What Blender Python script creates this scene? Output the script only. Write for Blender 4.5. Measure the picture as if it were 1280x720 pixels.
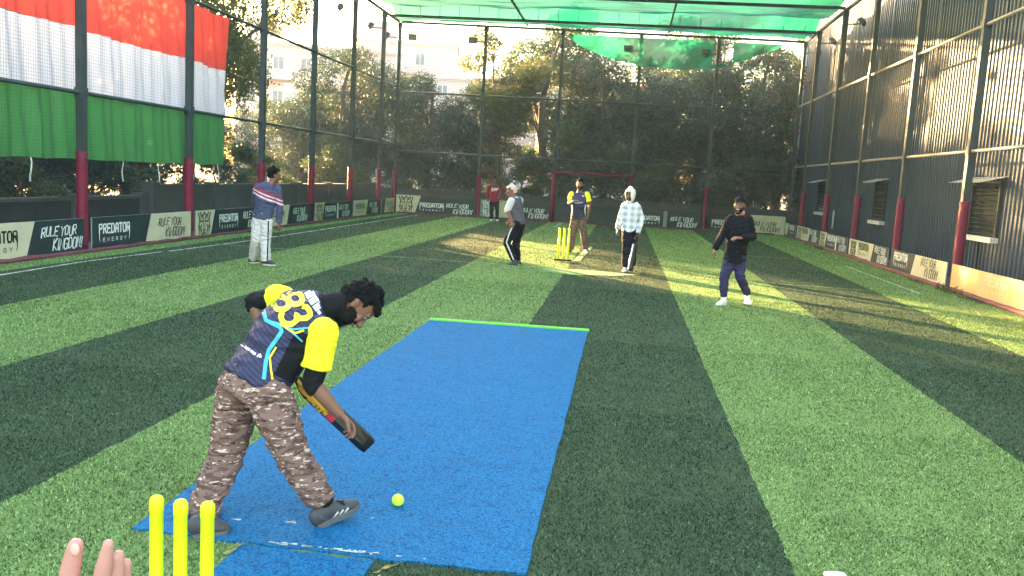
import bpy, bmesh, math, random
import numpy as np
from mathutils import Vector, Matrix, noise
from mathutils.bvhtree import BVHTree
random.seed(7); RNG = np.random.default_rng(7)
V = Vector
for o in list(bpy.data.objects): bpy.data.objects.remove(o)
sc = bpy.context.scene
COL = sc.collection

# ------------------------------------------------------------------ camera
F_PX, YAW, PITCH, ROLL, CAM_H = 1081.78, math.radians(-6.98570), math.radians(-7.32906), math.radians(3.24406), 1.85
def cam_axes():
    cy, sy, cp, sp = math.cos(YAW), math.sin(YAW), math.cos(PITCH), math.sin(PITCH)
    f = V((sy*cp, cy*cp, sp)); r = V((cy, -sy, 0)); u = r.cross(f)
    c, s = math.cos(ROLL), math.sin(ROLL)
    return c*r+s*u, -s*r+c*u, f
CR, CU, CF = cam_axes(); CP = V((0, 0, CAM_H))
cam = bpy.data.cameras.new('camera'); camo = bpy.data.objects.new('camera', cam); COL.objects.link(camo)
cam.sensor_width = 36; cam.lens = F_PX/1280*36; cam.clip_start = 0.05; cam.clip_end = 3000
m = Matrix.Identity(4)
for i in range(3): m[i][0], m[i][1], m[i][2], m[i][3] = CR[i], CU[i], -CF[i], CP[i]
camo.matrix_world = m; sc.camera = camo
def ray(px, py): return CR*((px-640)/F_PX) - CU*((py-360)/F_PX) + CF
def at(px, py, Y):                       # pixel of the photograph at a given distance up the pitch
    d = ray(px, py); return CP + d*(Y/d.y)
def gnd(px, py, z=0.0):
    d = ray(px, py); return CP + d*((z-CAM_H)/d.z)

# ------------------------------------------------------------------ world, sun, exposure
SUN_EL = math.radians(7.2); SUN_DIR = V((-.685, .728, 0)).normalized()*math.cos(SUN_EL) + V((0, 0, math.sin(SUN_EL)))
w = bpy.data.worlds.new('World'); sc.world = w; w.use_nodes = True
nt = w.node_tree; bg = nt.nodes['Background']
sky = nt.nodes.new('ShaderNodeTexSky'); sky.sky_type = 'NISHITA'; sky.sun_disc = False
sky.sun_elevation = SUN_EL; sky.sun_rotation = math.atan2(SUN_DIR.x, SUN_DIR.y); sky.dust_density = 3.0; sky.air_density = 1.2
nt.links.new(sky.outputs[0], bg.inputs[0]); bg.inputs[1].default_value = 0.10
sl = bpy.data.lights.new('sun', 'SUN'); sl.energy = 5; sl.angle = math.radians(0.5); sl.color = (1, .63, .28)
so = bpy.data.objects.new('sun', sl); COL.objects.link(so); so.rotation_euler = (-SUN_DIR).to_track_quat('-Z', 'Y').to_euler(); so.location = (-40, 40, 30)
vs = sc.view_settings; vs.view_transform = 'Standard'; vs.look = 'None'; vs.gamma = 1; vs.use_curve_mapping = False; vs.exposure = 4.65
sc.render.engine = 'CYCLES'
try: sc.cycles.transparent_max_bounces = 16; sc.cycles.max_bounces = 8
except Exception: pass

# ------------------------------------------------------------------ materials
class NT:
    def __init__(s, name):
        s.m = bpy.data.materials.new(name); s.m.use_nodes = True; s.t = s.m.node_tree; s.n = s.t.nodes
        s.b = s.n['Principled BSDF']; s.out = s.n['Material Output']
    def new(s, k, **kw):
        n = s.n.new(k)
        for a, v in kw.items(): setattr(n, a, v)
        return n
    def link(s, a, b): s.t.links.new(a, b)
    def val(s, sock, v):
        if hasattr(v, 'is_output'): s.link(v, sock)
        else: sock.default_value = v
    def math(s, op, a, b=None, c=None):
        n = s.new('ShaderNodeMath', operation=op); s.val(n.inputs[0], a)
        if b is not None: s.val(n.inputs[1], b)
        if c is not None: s.val(n.inputs[2], c)
        return n.outputs[0]
    def mix(s, f, a, b, mode='MIX'):
        n = s.new('ShaderNodeMix', data_type='RGBA', blend_type=mode)
        s.val(n.inputs['Factor'], f); s.val(n.inputs[6], a); s.val(n.inputs[7], b); return n.outputs[2]
    def coord(s, kind='Object', scale=(1, 1, 1)):
        c = s.new('ShaderNodeTexCoord'); mp = s.new('ShaderNodeMapping'); mp.inputs['Scale'].default_value = scale
        s.link(c.outputs[kind], mp.inputs[0]); return mp.outputs[0]
    def noise(s, vec, scale, detail=3, rough=.5):
        n = s.new('ShaderNodeTexNoise'); n.inputs['Scale'].default_value = scale; n.inputs['Detail'].default_value = detail; n.inputs['Roughness'].default_value = rough
        s.link(vec, n.inputs['Vector']); return n.outputs['Fac']
    def ramp(s, f, stops, interp='LINEAR'):
        n = s.new('ShaderNodeValToRGB'); n.color_ramp.interpolation = interp; e = n.color_ramp.elements
        while len(e) < len(stops): e.new(0.5)
        for k, (p, c) in enumerate(stops): e[k].position = p; e[k].color = c if len(c) == 4 else (*c, 1)
        s.link(f, n.inputs[0]); return n.outputs[0]
    def bump(s, h, strength=.3, dist=.01):
        n = s.new('ShaderNodeBump'); n.inputs['Strength'].default_value = strength; n.inputs['Distance'].default_value = dist
        s.link(h, n.inputs['Height']); s.link(n.outputs[0], s.b.inputs['Normal'])
def c4(c): return (*c, 1)
def mat(name, col, rough=.7, var=.25, scale=6, bump=0, bscale=60, metal=0, bdist=.005, spec=.3, sheen=0, trans=0):
    k = NT(name); co = k.coord()
    f = k.noise(co, scale, 4, .6)
    k.link(k.mix(f, c4([x*(1-var) for x in col]), c4([min(1, x*(1+var)) for x in col])), k.b.inputs['Base Color'])
    k.b.inputs['Roughness'].default_value = rough; k.b.inputs['Metallic'].default_value = metal; k.b.inputs['Specular IOR Level'].default_value = spec
    if bump: k.bump(k.noise(co, bscale, 3), bump, bdist)
    if trans:
        tr = k.new('ShaderNodeBsdfTranslucent'); tr.inputs[0].default_value = c4(col); mx = k.new('ShaderNodeMixShader'); mx.inputs[0].default_value = trans
        k.link(k.b.outputs[0], mx.inputs[1]); k.link(tr.outputs[0], mx.inputs[2]); k.link(mx.outputs[0], k.out.inputs[0])
    return k.m
M = {}
M['steel'] = mat('steel', (.045, .055, .055), .55, .4, 3, .2, 40)
M['steel_sunlit'] = mat('steel_sunlit', (.20, .19, .17), .5, .3, 3)  # right rails: their sunlit paleness is painted into the steel colour
M['pad'] = mat('red_pad', (.17, .012, .035), .6, .3, 5, .4, 25, bdist=.02)
M['kerb_pad'] = mat('kerb_pad', (.15, .045, .055), .7, .5, 2, .4, 25, bdist=.02)
M['white'] = mat('white_paint', (.75, .76, .74), .5, .08, 8)
M['offwhite'] = mat('offwhite_cloth', (.55, .51, .51), .85, .08, 8, .4, 25, bdist=.01)
M['black'] = mat('black', (.010, .010, .012), .8, .3, 8, .3, 60, spec=.2)
M['black_cloth'] = mat('black_cloth', (.010, .010, .012), .9, .3, 10, .5, 22, bdist=.012, spec=.15)
M['navy_cloth'] = mat('navy_cloth', (.022, .024, .055), .85, .3, 10, .5, 24, bdist=.01, spec=.2)
M['purple_navy'] = mat('purple_navy_cloth', (.035, .033, .085), .85, .3, 10, .5, 24, bdist=.01, spec=.2)
M['grey_vest'] = mat('grey_vest', (.085, .078, .095), .85, .25, 10, .5, 24, bdist=.01)
M['maroon'] = mat('maroon_cloth', (.26, .012, .03), .85, .3, 10, .4, 24, bdist=.01)
M['yellow'] = mat('yellow_cloth', (.80, .74, .02), .8, .08, 8, .3, 24, bdist=.01)
M['yellow_text'] = mat('yellow_print', (.82, .74, .03), .55, .08, 8)
M['cyan'] = mat('cyan_print', (.055, .36, .52), .6, .12, 8)
M['teal'] = mat('teal_print', (.12, .62, .50), .6, .12, 8)
M['white_print'] = mat('white_print', (.72, .70, .78), .6, .12, 60)
M['skin'] = mat('skin', (.19, .085, .055), .55, .15, 10, .15, 80, bdist=.003, spec=.4)
M['skin_light'] = mat('skin_light', (.48, .22, .185), .5, .12, 14, .25, 120, bdist=.002, spec=.4)
M['hair'] = mat('hair', (.006, .0055, .0055), .85, .4, 40, .8, 140, bdist=.01, spec=.12)
M['beard'] = mat('beard', (.008, .006, .006), .85, .4, 60, .8, 160, bdist=.006, spec=.2)
M['eye_white'] = mat('eye_white', (.38, .34, .32), .3, .1, 5)
M['eye'] = mat('eye_dark', (.02, .015, .012), .3, .1, 5)
M['lip'] = mat('lip', (.25, .08, .07), .5, .1, 10)
M['nail'] = mat('fingernail', (.62, .34, .27), .35, .05, 10)
M['shoe_grey'] = mat('grey_shoe', (.05, .047, .054), .6, .25, 12, .3, 90, bdist=.003)
M['sole'] = mat('shoe_sole', (.10, .10, .105), .7, .2, 10)
M['white_shoe'] = mat('white_shoe', (.78, .78, .78), .5, .06, 10)
M['bat_black'] = mat('bat_black', (.010, .010, .010), .32, .2, 6)
M['wood'] = mat('willow', (.55, .42, .26), .5, .15, 8)
M['pale_cap'] = mat('pale_pink_cloth', (.62, .44, .38), .85, .12, 10, .4, 30, bdist=.01)
M['stump'] = mat('neon_plastic', (.62, .76, .012), .4, .12, 22)
M['ball'] = mat('neon_felt', (.55, .90, .06), .9, .1, 20, .5, 150)
M['dirt'] = mat('dirt', (.16, .13, .10), .95, .35, .6, .4, 9, bdist=.03)
M['concrete'] = mat('weathered_concrete', (.09, .09, .088), .9, .45, 1.3, .3, 14)
M['concrete_dark'] = mat('dark_tarp', (.035, .038, .038), .85, .4, 2, .4, 6, bdist=.03)
M['bark'] = mat('bark', (.16, .125, .10), .9, .35, 5, .6, 18, bdist=.03)
M['glass'] = mat('window_glass', (.02, .03, .03), .15, .2, 2, spec=.5)
M['louvre'] = mat('louvre_green', (.012, .024, .020), .6, .3, 4)
M['pane'] = mat('pale_pane', (.24, .22, .22), .3, .2, 2)  # pane colour lightened to lower the window contrast
M['pink_wall'] = mat('pink_plaster', (.62, .45, .42), .9, .06, .4)
M['cream_wall'] = mat('cream_plaster', (.60, .52, .45), .9, .08, .4)
M['red_roof'] = mat('red_tile', (.45, .09, .05), .8, .2, 2)
M['dark_panel'] = mat('printed_dark', (.022, .034, .038), .55, .38, 3.5, .3, 5)
M['cream_panel'] = mat('printed_cream', (.54, .50, .35), .55, .24, 3.5, .3, 5)
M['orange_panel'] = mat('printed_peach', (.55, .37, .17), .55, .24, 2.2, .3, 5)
M['grey_panel'] = mat('printed_grey', (.22, .24, .235), .6, .2, 2.5)
M['ink'] = mat('black_ink', (.012, .014, .014), .6, .2, 9)
M['print_white'] = mat('print_white', (.70, .72, .70), .6, .1, 9)
M['olive_ink'] = mat('olive_ink', (.05, .065, .03), .6, .3, 9)
M['orange_ink'] = mat('orange_sticker', (.85, .42, .04), .45, .3, 14)
M['red_ink'] = mat('red_sticker', (.75, .05, .08), .45, .3, 14)
M['net'] = mat('net_cord', (.045, .055, .052), .8, .15, 1)
M['net_sun_darkened'] = mat('net_cord_sun_darkened', (.007, .014, .014), .8, .15, 1)  # right net: cord colour darkened to offset the direct sun
M['flag_red'] = mat('flag_red', (.66, .075, .055), .8, .06, 1.5, trans=.6)
M['flag_white'] = mat('flag_white', (.70, .70, .80), .8, .03, 1.5, trans=.5)
M['flag_green'] = mat('flag_green', (.075, .28, .085), .8, .08, 1.5, trans=.5)
M['strap'] = mat('white_strap', (.7, .7, .7), .8, .05, 5)
M['lime'] = mat('lime_turf_edge', (.16, .52, .07), .8, .15, 30, .5, 200)
M['scrap'] = mat('torn_backing', (.38, .29, .10), .8, .7, 30)
M['grass_weed'] = mat('weed_leaf', (.10, .11, .045), .7, .3, 8, trans=.3)

def turf_mat(fibre=False):
    k = NT('turf_fibre' if fibre else 'turf'); g = k.new('ShaderNodeNewGeometry'); sx = k.new('ShaderNodeSeparateXYZ'); k.link(g.outputs['Position'], sx.inputs[0])
    P = g.outputs['Position']
    wob = k.math('MULTIPLY', k.math('SUBTRACT', k.noise(P, 4, 3, .7), .5), .07)
    x = k.math('DIVIDE', k.math('ADD', k.math('ADD', sx.outputs[0], wob), 1.08), 2.04)
    par = k.math('FLOORED_MODULO', k.math('FLOOR', x), 2)          # 0 = dark strip, 1 = light strip
    fine = k.noise(P, 70, 3, .75); big = k.noise(P, .9, 4, .6); mid = k.noise(P, 7, 3, .6)
    isl = g.outputs['Random Per Island']; fb = k.math('ADD', .15, k.math('ADD', k.math('MULTIPLY', isl, 1.1), k.math('MULTIPLY', k.math('POWER', isl, 6), 1.8))) if fibre else k.math('ADD', .2, k.math('MULTIPLY', fine, 1.5))  # random fibre tone; the rare bright fibres paint in blade highlights
    dark = k.mix(fine, (.026, .050, .028, 1), (.074, .120, .062, 1)); light = k.mix(fine, (.118, .190, .058, 1), (.24, .365, .118, 1))
    c = k.mix(par, dark, light)
    c = k.mix(k.math('MULTIPLY', big, .45), c, k.mix(.5, c, (.12, .12, .07, 1)), 'MIX')
    lanes = k.noise(k.coord('Object', (1.6, .22, 1)), 1.3, 4, .6); v = k.math('MULTIPLY', k.math('ADD', .45, k.math('ADD', k.math('MULTIPLY', mid, .55), k.math('MULTIPLY', lanes, .55))), fb); cc = k.new('ShaderNodeCombineColor')
    for i in range(3): k.link(v, cc.inputs[i])
    c = k.mix(1.0, c, cc.outputs[0], 'MULTIPLY')
    k.link(c, k.b.inputs['Base Color']); k.b.inputs['Roughness'].default_value = .9; k.b.inputs['Specular IOR Level'].default_value = .06
    k.bump(fine, .9, .02); return k.m
M['turf'] = turf_mat(); M['turf_fibre'] = turf_mat(True)
def mat_blue():
    k = NT('blue_mat'); co = k.coord('Object')
    f = k.noise(co, 130, 4, .8); b = k.noise(co, 1.4, 4, .6); st = k.noise(k.coord('Object', (6, 1, 1)), 5, 4, .7)
    c = k.mix(b, (.003, .100, .235, 1), (.008, .170, .36, 1)); c = k.mix(k.ramp(f, [(.40, (0, 0, 0)), (.70, (.75, .75, .75))]), c, (.030, .25, .56, 1)); dd = k.noise(co, 95, 3, .85); c = k.mix(k.ramp(dd, [(.30, (.8, .8, .8)), (.46, (0, 0, 0))]), c, (.006, .05, .15, 1)); sp = k.noise(co, 60, 2, .8); c = k.mix(k.ramp(sp, [(.34, (.9, .9, .9)), (.42, (0, 0, 0))]), c, (.006, .06, .17, 1)); gr = k.noise(k.coord('Object', (1, 2.2, 1)), 2.6, 5, .75); c = k.mix(k.ramp(gr, [(.44, (0, 0, 0)), (.66, (.8, .8, .8))]), c, (.018, .135, .28, 1)); bl_ = k.noise(co, 9, 6, .8); c = k.mix(k.ramp(bl_, [(.34, (.6, .6, .6)), (.46, (0, 0, 0))]), c, (.008, .065, .17, 1)); wp = k.noise(k.coord('Object', (.8, 2, 1)), 3.2, 5, .8); c = k.mix(k.ramp(wp, [(.55, (0, 0, 0)), (.70, (.35, .35, .35))]), c, (.02, .18, .40, 1))
    pit = k.ramp(k.noise(co, 75, 2, .9), [(.0, (1, 1, 1)), (.33, (1, 1, 1)), (.37, (0, 0, 0)), (1, (0, 0, 0))])
    patch = k.ramp(k.noise(co, 2.3, 4, .7), [(.48, (0, 0, 0)), (.62, (1, 1, 1))])
    c = k.mix(k.math('MULTIPLY', k.math('MULTIPLY', pit, patch), .8), c, (.006, .02, .06, 1))
    scuff = k.ramp(st, [(.60, (0, 0, 0)), (.72, (1, 1, 1))]); c = k.mix(k.math('MULTIPLY', scuff, .45), c, (.02, .10, .22, 1))
    for sc_, lo, hi, amt in ((48, .37, .45, .7), (85, .40, .47, .75), (26, .33, .40, .5)):
        c = k.mix(k.ramp(k.noise(co, sc_, 2, .7), [(lo, (amt, amt, amt)), (hi, (0, 0, 0))]), c, (.002, .040, .12, 1))
    c = k.mix(k.ramp(k.noise(co, 70, 2, .7), [(.57, (0, 0, 0)), (.64, (.55, .55, .55))]), c, (.03, .24, .52, 1))
    k.link(c, k.b.inputs['Base Color']); k.b.inputs['Roughness'].default_value = .8; k.b.inputs['Specular IOR Level'].default_value = .12; k.bump(f, .8, .01); return k.m
M['blue'] = mat_blue()
def shed_mat():
    k = NT('corrugated_sheet'); co = k.coord('Object'); a = k.noise(k.coord('Object', (1, 1, .08)), 3, 4, .7); b = k.noise(co, .5, 3)
    c = k.mix(a, (.018, .044, .072, 1), (.042, .076, .108, 1)); c = k.mix(k.math('MULTIPLY', b, .4), c, (.045, .072, .105, 1))
    k.link(c, k.b.inputs['Base Color']); k.b.inputs['Metallic'].default_value = 0; k.b.inputs['Roughness'].default_value = .42; k.b.inputs['Specular IOR Level'].default_value = .3; return k.m
M['shed'] = shed_mat()
def camo(name, base, pale, brown, s=1.0):
    k = NT(name); co = k.coord('Object', (1, 1, 3.3)); n1 = k.noise(co, 22*s, 2, .6); n2 = k.noise(co, 30*s, 2, .65)
    c = k.ramp(n1, [(0, brown), (.44, brown), (.445, base), (1, base)], 'CONSTANT')
    hi = k.ramp(n2, [(0, (0, 0, 0)), (.598, (1, 1, 1)), (1, (1, 1, 1))], 'CONSTANT'); c = k.mix(hi, c, c4(pale))
    dk = k.ramp(k.noise(co, 26*s, 2, .6), [(0, (1, 1, 1)), (.37, (0, 0, 0)), (1, (0, 0, 0))], 'CONSTANT'); c = k.mix(k.math('MULTIPLY', dk, .8), c, (.035, .022, .020, 1))
    k.link(c, k.b.inputs['Base Color']); k.b.inputs['Roughness'].default_value = .9; k.b.inputs['Specular IOR Level'].default_value = .15
    k.bump(k.noise(k.coord('Object'), 16, 3, .6), .55, .02); return k.m
M['camo'] = camo('camouflage_cloth', (.19, .112, .095), (.54, .40, .33), (.105, .060, .050), .66)
M['camo_far'] = camo('camouflage_cloth_brown', (.13, .085, .06), (.25, .18, .13), (.06, .038, .03), .5)
def striped_jersey():
    k = NT('striped_jersey'); co = k.new('ShaderNodeTexCoord'); sx = k.new('ShaderNodeSeparateXYZ'); k.link(co.outputs['Object'], sx.inputs[0])
    # fine pinstripes running across the back, fading out towards the shoulders
    h = k.math('ADD', k.math('ADD', k.math('MULTIPLY', sx.outputs[2], .80), k.math('MULTIPLY', sx.outputs[0], .55)), k.math('MULTIPLY', sx.outputs[1], .1))
    s = k.math('SINE', k.math('MULTIPLY', h, 310)); f = k.math('MULTIPLY', k.math('ADD', s, 1), .5)
    c = k.mix(f, (.005, .006, .024, 1), (.026, .023, .085, 1))
    up = k.ramp(sx.outputs[2], [(0, (0, 0, 0)), (1.10, (0, 0, 0)), (1.22, (1, 1, 1))]) if False else k.math('MULTIPLY', k.math('SUBTRACT', h, 1.03), 6)
    n = k.new('ShaderNodeClamp'); k.link(up, n.inputs[0]); c = k.mix(n.outputs[0], c, (.013, .013, .034, 1))
    k.link(c, k.b.inputs['Base Color']); k.b.inputs['Roughness'].default_value = .7; k.bump(k.noise(k.coord('Object'), 14, 3), .4, .02); return k.m
M['jersey'] = striped_jersey()
def banded(name, slope, stops, rough=.85):
    k = NT(name); co = k.new('ShaderNodeTexCoord'); sx = k.new('ShaderNodeSeparateXYZ'); k.link(co.outputs['Object'], sx.inputs[0])
    h = k.math('DIVIDE', k.math('ADD', sx.outputs[2], k.math('MULTIPLY', sx.outputs[0], slope)), 2.0)
    k.link(k.ramp(h, stops, 'CONSTANT'), k.b.inputs['Base Color']); k.b.inputs['Roughness'].default_value = rough
    k.bump(k.noise(k.coord('Object'), 24, 3), .45, .012); return k.m
BL, PK, WH, MG = (.045, .058, .115), (.48, .12, .20), (.66, .58, .62), (.16, .035, .07)
M['sweater'] = banded('banded_sweater', .38, [(0, BL), (.613, PK), (.620, WH), (.629, PK), (.636, BL), (.645, PK), (.651, WH), (.660, PK), (.667, MG), (.70, BL)])
M['far_jersey'] = banded('two_tone_jersey', 0, [(0, (.012, .016, .035)), (.59, (.030, .032, .11))])
def check_mat():
    k = NT('checked_cloth'); co = k.new('ShaderNodeTexCoord'); sx = k.new('ShaderNodeSeparateXYZ'); k.link(co.outputs['Object'], sx.inputs[0])
    a = k.math('SINE', k.math('MULTIPLY', sx.outputs[2], 48)); b = k.math('SINE', k.math('MULTIPLY', sx.outputs[0], 44))
    f = k.math('ADD', .5, k.math('MULTIPLY', k.math('ADD', a, b), .25))
    c = k.ramp(f, [(0, (.72, .72, .74)), (.4, (.64, .65, .68)), (.75, (.38, .40, .44)), (1, (.30, .32, .37))])
    k.link(c, k.b.inputs['Base Color']); k.b.inputs['Roughness'].default_value = .9; k.bump(k.noise(k.coord('Object'), 22, 3), .5, .014); return k.m
M['check'] = check_mat()
def shade_cloth():
    k = NT('green_shade_cloth'); co = k.coord('Object')
    wv = k.math('ABSOLUTE', k.math('SINE', k.math('MULTIPLY', k.noise(k.coord('Object', (1, .12, 1)), 3, 2), 40))); f = k.math('ADD', k.math('MULTIPLY', k.noise(co, .9, 4, .65), .75), k.math('MULTIPLY', wv, .25)); col = k.mix(f, (.006, .16, .10, 1), (.02, .24, .15, 1)); k.link(col, k.b.inputs['Base Color']); k.b.inputs['Roughness'].default_value = .8
    tl = k.new('ShaderNodeBsdfTranslucent'); k.link(k.mix(f, (.003, .10, .058, 1), (.008, .135, .085, 1)), tl.inputs[0])
    tp = k.new('ShaderNodeBsdfTransparent'); tp.inputs[0].default_value = (.75, .95, .88, 1)
    m1 = k.new('ShaderNodeMixShader'); m1.inputs[0].default_value = .65; k.link(k.b.outputs[0], m1.inputs[1]); k.link(tl.outputs[0], m1.inputs[2])
    m2 = k.new('ShaderNodeMixShader'); m2.inputs[0].default_value = .035; k.link(m1.outputs[0], m2.inputs[1]); k.link(tp.outputs[0], m2.inputs[2])
    k.link(m2.outputs[0], k.out.inputs[0]); return k.m
M['shade'] = shade_cloth()
def leaf_mat(name, a, b, trans=.4):
    k = NT(name); g = k.new('ShaderNodeNewGeometry'); f = k.noise(g.outputs['Position'], 1.1, 3, .7); f2 = g.outputs['Random Per Island']
    c = k.mix(k.math('ADD', k.math('MULTIPLY', f, .6), k.math('MULTIPLY', f2, .4)), c4(a), c4(b)); k.link(c, k.b.inputs['Base Color']); k.b.inputs['Roughness'].default_value = .55; k.b.inputs['Specular IOR Level'].default_value = .3
    tr = k.new('ShaderNodeBsdfTranslucent'); k.link(k.mix(.5, c, (.15, .18, .06, 1)), tr.inputs[0]); mx = k.new('ShaderNodeMixShader'); mx.inputs[0].default_value = trans
    k.link(k.b.outputs[0], mx.inputs[1]); k.link(tr.outputs[0], mx.inputs[2]); k.link(mx.outputs[0], k.out.inputs[0]); return k.m
M['leaf_dark'] = leaf_mat('leaf_dark', (.026, .050, .038), (.068, .108, .072), .15)  # leaf greens lightened, painting some distance haze into the colour
M['leaf_mid'] = leaf_mat('leaf_mid', (.038, .068, .036), (.10, .145, .070), .25)
M['leaf_fine'] = leaf_mat('leaf_fine', (.045, .080, .035), (.10, .15, .06), .35)
M['leaf_yellow'] = leaf_mat('leaf_yellow', (.05, .075, .02), (.19, .17, .035), .45)

# ------------------------------------------------------------------ builders
def tag(o, label=None, cat=None, group=None, kind=None):
    if label: o['label'] = label
    if cat: o['category'] = cat
    if group: o['group'] = group
    if kind: o['kind'] = kind
    return o
def empty(name, loc=(0, 0, 0), rz=0):
    o = bpy.data.objects.new(name, None); COL.objects.link(o); o.location = loc; o.rotation_euler = (0, 0, rz); o.empty_display_size = .2; return o
def put(name, me, mats, parent=None, world=True, smooth=False):
    """link a mesh; with a parent, world coordinates are turned into the parent's"""
    if not isinstance(mats, (list, tuple)): mats = [mats]
    if not me.materials:
        for x in mats: me.materials.append(x)
    if parent is not None and world: me.transform(parent_matrix(parent).inverted())
    if smooth: me.polygons.foreach_set('use_smooth', [True]*len(me.polygons))
    o = bpy.data.objects.new(name, me); COL.objects.link(o); o.parent = parent; return o
def parent_matrix(p):
    mm = Matrix.LocRotScale(p.location, p.rotation_euler, p.scale)
    return parent_matrix(p.parent) @ mm if p.parent else mm
def obj(name, bm, mats, parent=None, smooth=False, world=True):
    me = bpy.data.meshes.new(name); bm.normal_update(); bm.to_mesh(me); bm.free(); return put(name, me, mats, parent, world, smooth)
def box(bm, a, b, mi=0):
    x0, y0, z0 = a; x1, y1, z1 = b
    v = [bm.verts.new(p) for p in ((x0,y0,z0),(x1,y0,z0),(x1,y1,z0),(x0,y1,z0),(x0,y0,z1),(x1,y0,z1),(x1,y1,z1),(x0,y1,z1))]
    for f in ((3,2,1,0),(4,5,6,7),(0,1,5,4),(1,2,6,5),(2,3,7,6),(3,0,4,7)): bm.faces.new([v[i] for i in f]).material_index = mi
def obox(bm, p, q, wx, wz, up=V((0, 0, 1)), mi=0):
    """a bar of rectangular section from p to q"""
    p, q = V(p), V(q); t = (q-p).normalized(); s = t.cross(up)
    if s.length < 1e-4: s = V((1, 0, 0))
    s.normalize(); u = s.cross(t); vs_ = []
    for e in (p, q):
        for a, b in ((-1,-1),(1,-1),(1,1),(-1,1)): vs_.append(bm.verts.new(e + s*(a*wx/2) + u*(b*wz/2)))
    for f in ((0,1,2,3),(7,6,5,4),(0,4,5,1),(1,5,6,2),(2,6,7,3),(3,7,4,0)): bm.faces.new([vs_[i] for i in f]).material_index = mi
def ngon(bm, pts, mi=0):
    f = bm.faces.new([bm.verts.new(p) for p in pts]); f.material_index = mi; return f
def loft(bm, pts, rads, side=None, n=12, cap='round', mi=0, dense=1):
    pts = [V(p) for p in pts]; rads = [(r, r) if not isinstance(r, (tuple, list)) else tuple(r) for r in rads]
    sides = [V(s) for s in side] if isinstance(side, list) else [V(side)]*len(pts) if side is not None else None
    if dense > 1 and len(pts) > 2:
        P, Rr, S = [], [], []
        for i in range(len(pts)-1):
            p0, p1, p2, p3 = pts[max(i-1, 0)], pts[i], pts[i+1], pts[min(i+2, len(pts)-1)]
            for k in range(dense):
                t = k/dense
                P.append(.5*((2*p1)+(p2-p0)*t+(2*p0-5*p1+4*p2-p3)*t*t+(3*p1-p0-3*p2+p3)*t**3))
                Rr.append(tuple(rads[i][j]*(1-t)+rads[i+1][j]*t for j in (0, 1)))
                if sides: S.append(sides[i].lerp(sides[i+1], t))
        P.append(pts[-1]); Rr.append(rads[-1])
        if sides: S.append(sides[-1])
        pts, rads, sides = P, Rr, (S if sides else None)
    prev = None; rings = []; N = len(pts)
    def ring(p, u, v, rx, ry): return [bm.verts.new(p + u*(rx*math.cos(2*math.pi*k/n)) + v*(ry*math.sin(2*math.pi*k/n))) for k in range(n)]
    for i in range(N):
        t = (pts[min(i+1, N-1)]-pts[max(i-1, 0)])
        t = t.normalized() if t.length > 1e-9 else V((0, 0, 1))
        s = sides[i] if sides else prev if prev else (V((1, 0, 0)) if abs(t.x) < .8 else V((0, 1, 0)))
        u = (s - t*s.dot(t))
        if u.length < 1e-5: u = t.orthogonal()
        u.normalize(); v = t.cross(u); prev = u; rx, ry = rads[i]; rr = min(rx, ry)
        if i == 0 and cap == 'round':
            for a in (80, 55, 28): rings.append(ring(pts[0]-t*(rr*math.sin(math.radians(a))), u, v, rx*math.cos(math.radians(a)), ry*math.cos(math.radians(a))))
        rings.append(ring(pts[i], u, v, rx, ry))
        if i == N-1 and cap == 'round':
            for a in (28, 55, 80): rings.append(ring(pts[-1]+t*(rr*math.sin(math.radians(a))), u, v, rx*math.cos(math.radians(a)), ry*math.cos(math.radians(a))))
    for a, b in zip(rings, rings[1:]):
        for k in range(n): bm.faces.new((a[k], a[(k+1) % n], b[(k+1) % n], b[k])).material_index = mi
    bm.faces.new(list(reversed(rings[0]))).material_index = mi; bm.faces.new(rings[-1]).material_index = mi
def ball_(bm, c, r, scale=(1, 1, 1), axes=None, sub=2):
    mm = Matrix.Translation(V(c))
    if axes: mm = mm @ Matrix((( axes[0].x, axes[1].x, axes[2].x), (axes[0].y, axes[1].y, axes[2].y), (axes[0].z, axes[1].z, axes[2].z))).to_4x4()
    mm = mm @ Matrix.Diagonal((r*scale[0], r*scale[1], r*scale[2], 1)); bmesh.ops.create_icosphere(bm, subdivisions=sub, radius=1, matrix=mm)
def fuse(bm, voxel, smooth=3, wr=0.0, wscale=9, seed=0, amp_fn=None):
    """turn overlapping closed shapes into one continuous skin; optional cloth wrinkles"""
    me = bpy.data.meshes.new('tmp'); bm.to_mesh(me); bm.free(); o = bpy.data.objects.new('tmp', me); COL.objects.link(o)
    r = o.modifiers.new('r', 'REMESH'); r.mode = 'VOXEL'; r.voxel_size = voxel; r.adaptivity = 0
    if smooth: s = o.modifiers.new('s', 'SMOOTH'); s.iterations = smooth; s.factor = .5
    dg = bpy.context.evaluated_depsgraph_get(); dg.update(); out = bpy.data.meshes.new_from_object(o.evaluated_get(dg))
    bpy.data.objects.remove(o); bpy.data.meshes.remove(me)
    if wr:
        out.update(); nv = len(out.vertices); N = [v.normal.copy() for v in out.vertices]
        for v, nn in zip(out.vertices, N):
            p = v.co; q = V((p.x*wscale+seed, p.y*wscale, p.z*wscale*1.7)); warp = noise.noise(q*.45)*1.6
            d = 1-abs(noise.noise(q + V((warp, warp, warp*.5))))*2.2
            v.co = p + nn*(wr*(max(d, -.6) + .5*noise.noise(q*2.3)))
    return out

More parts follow.
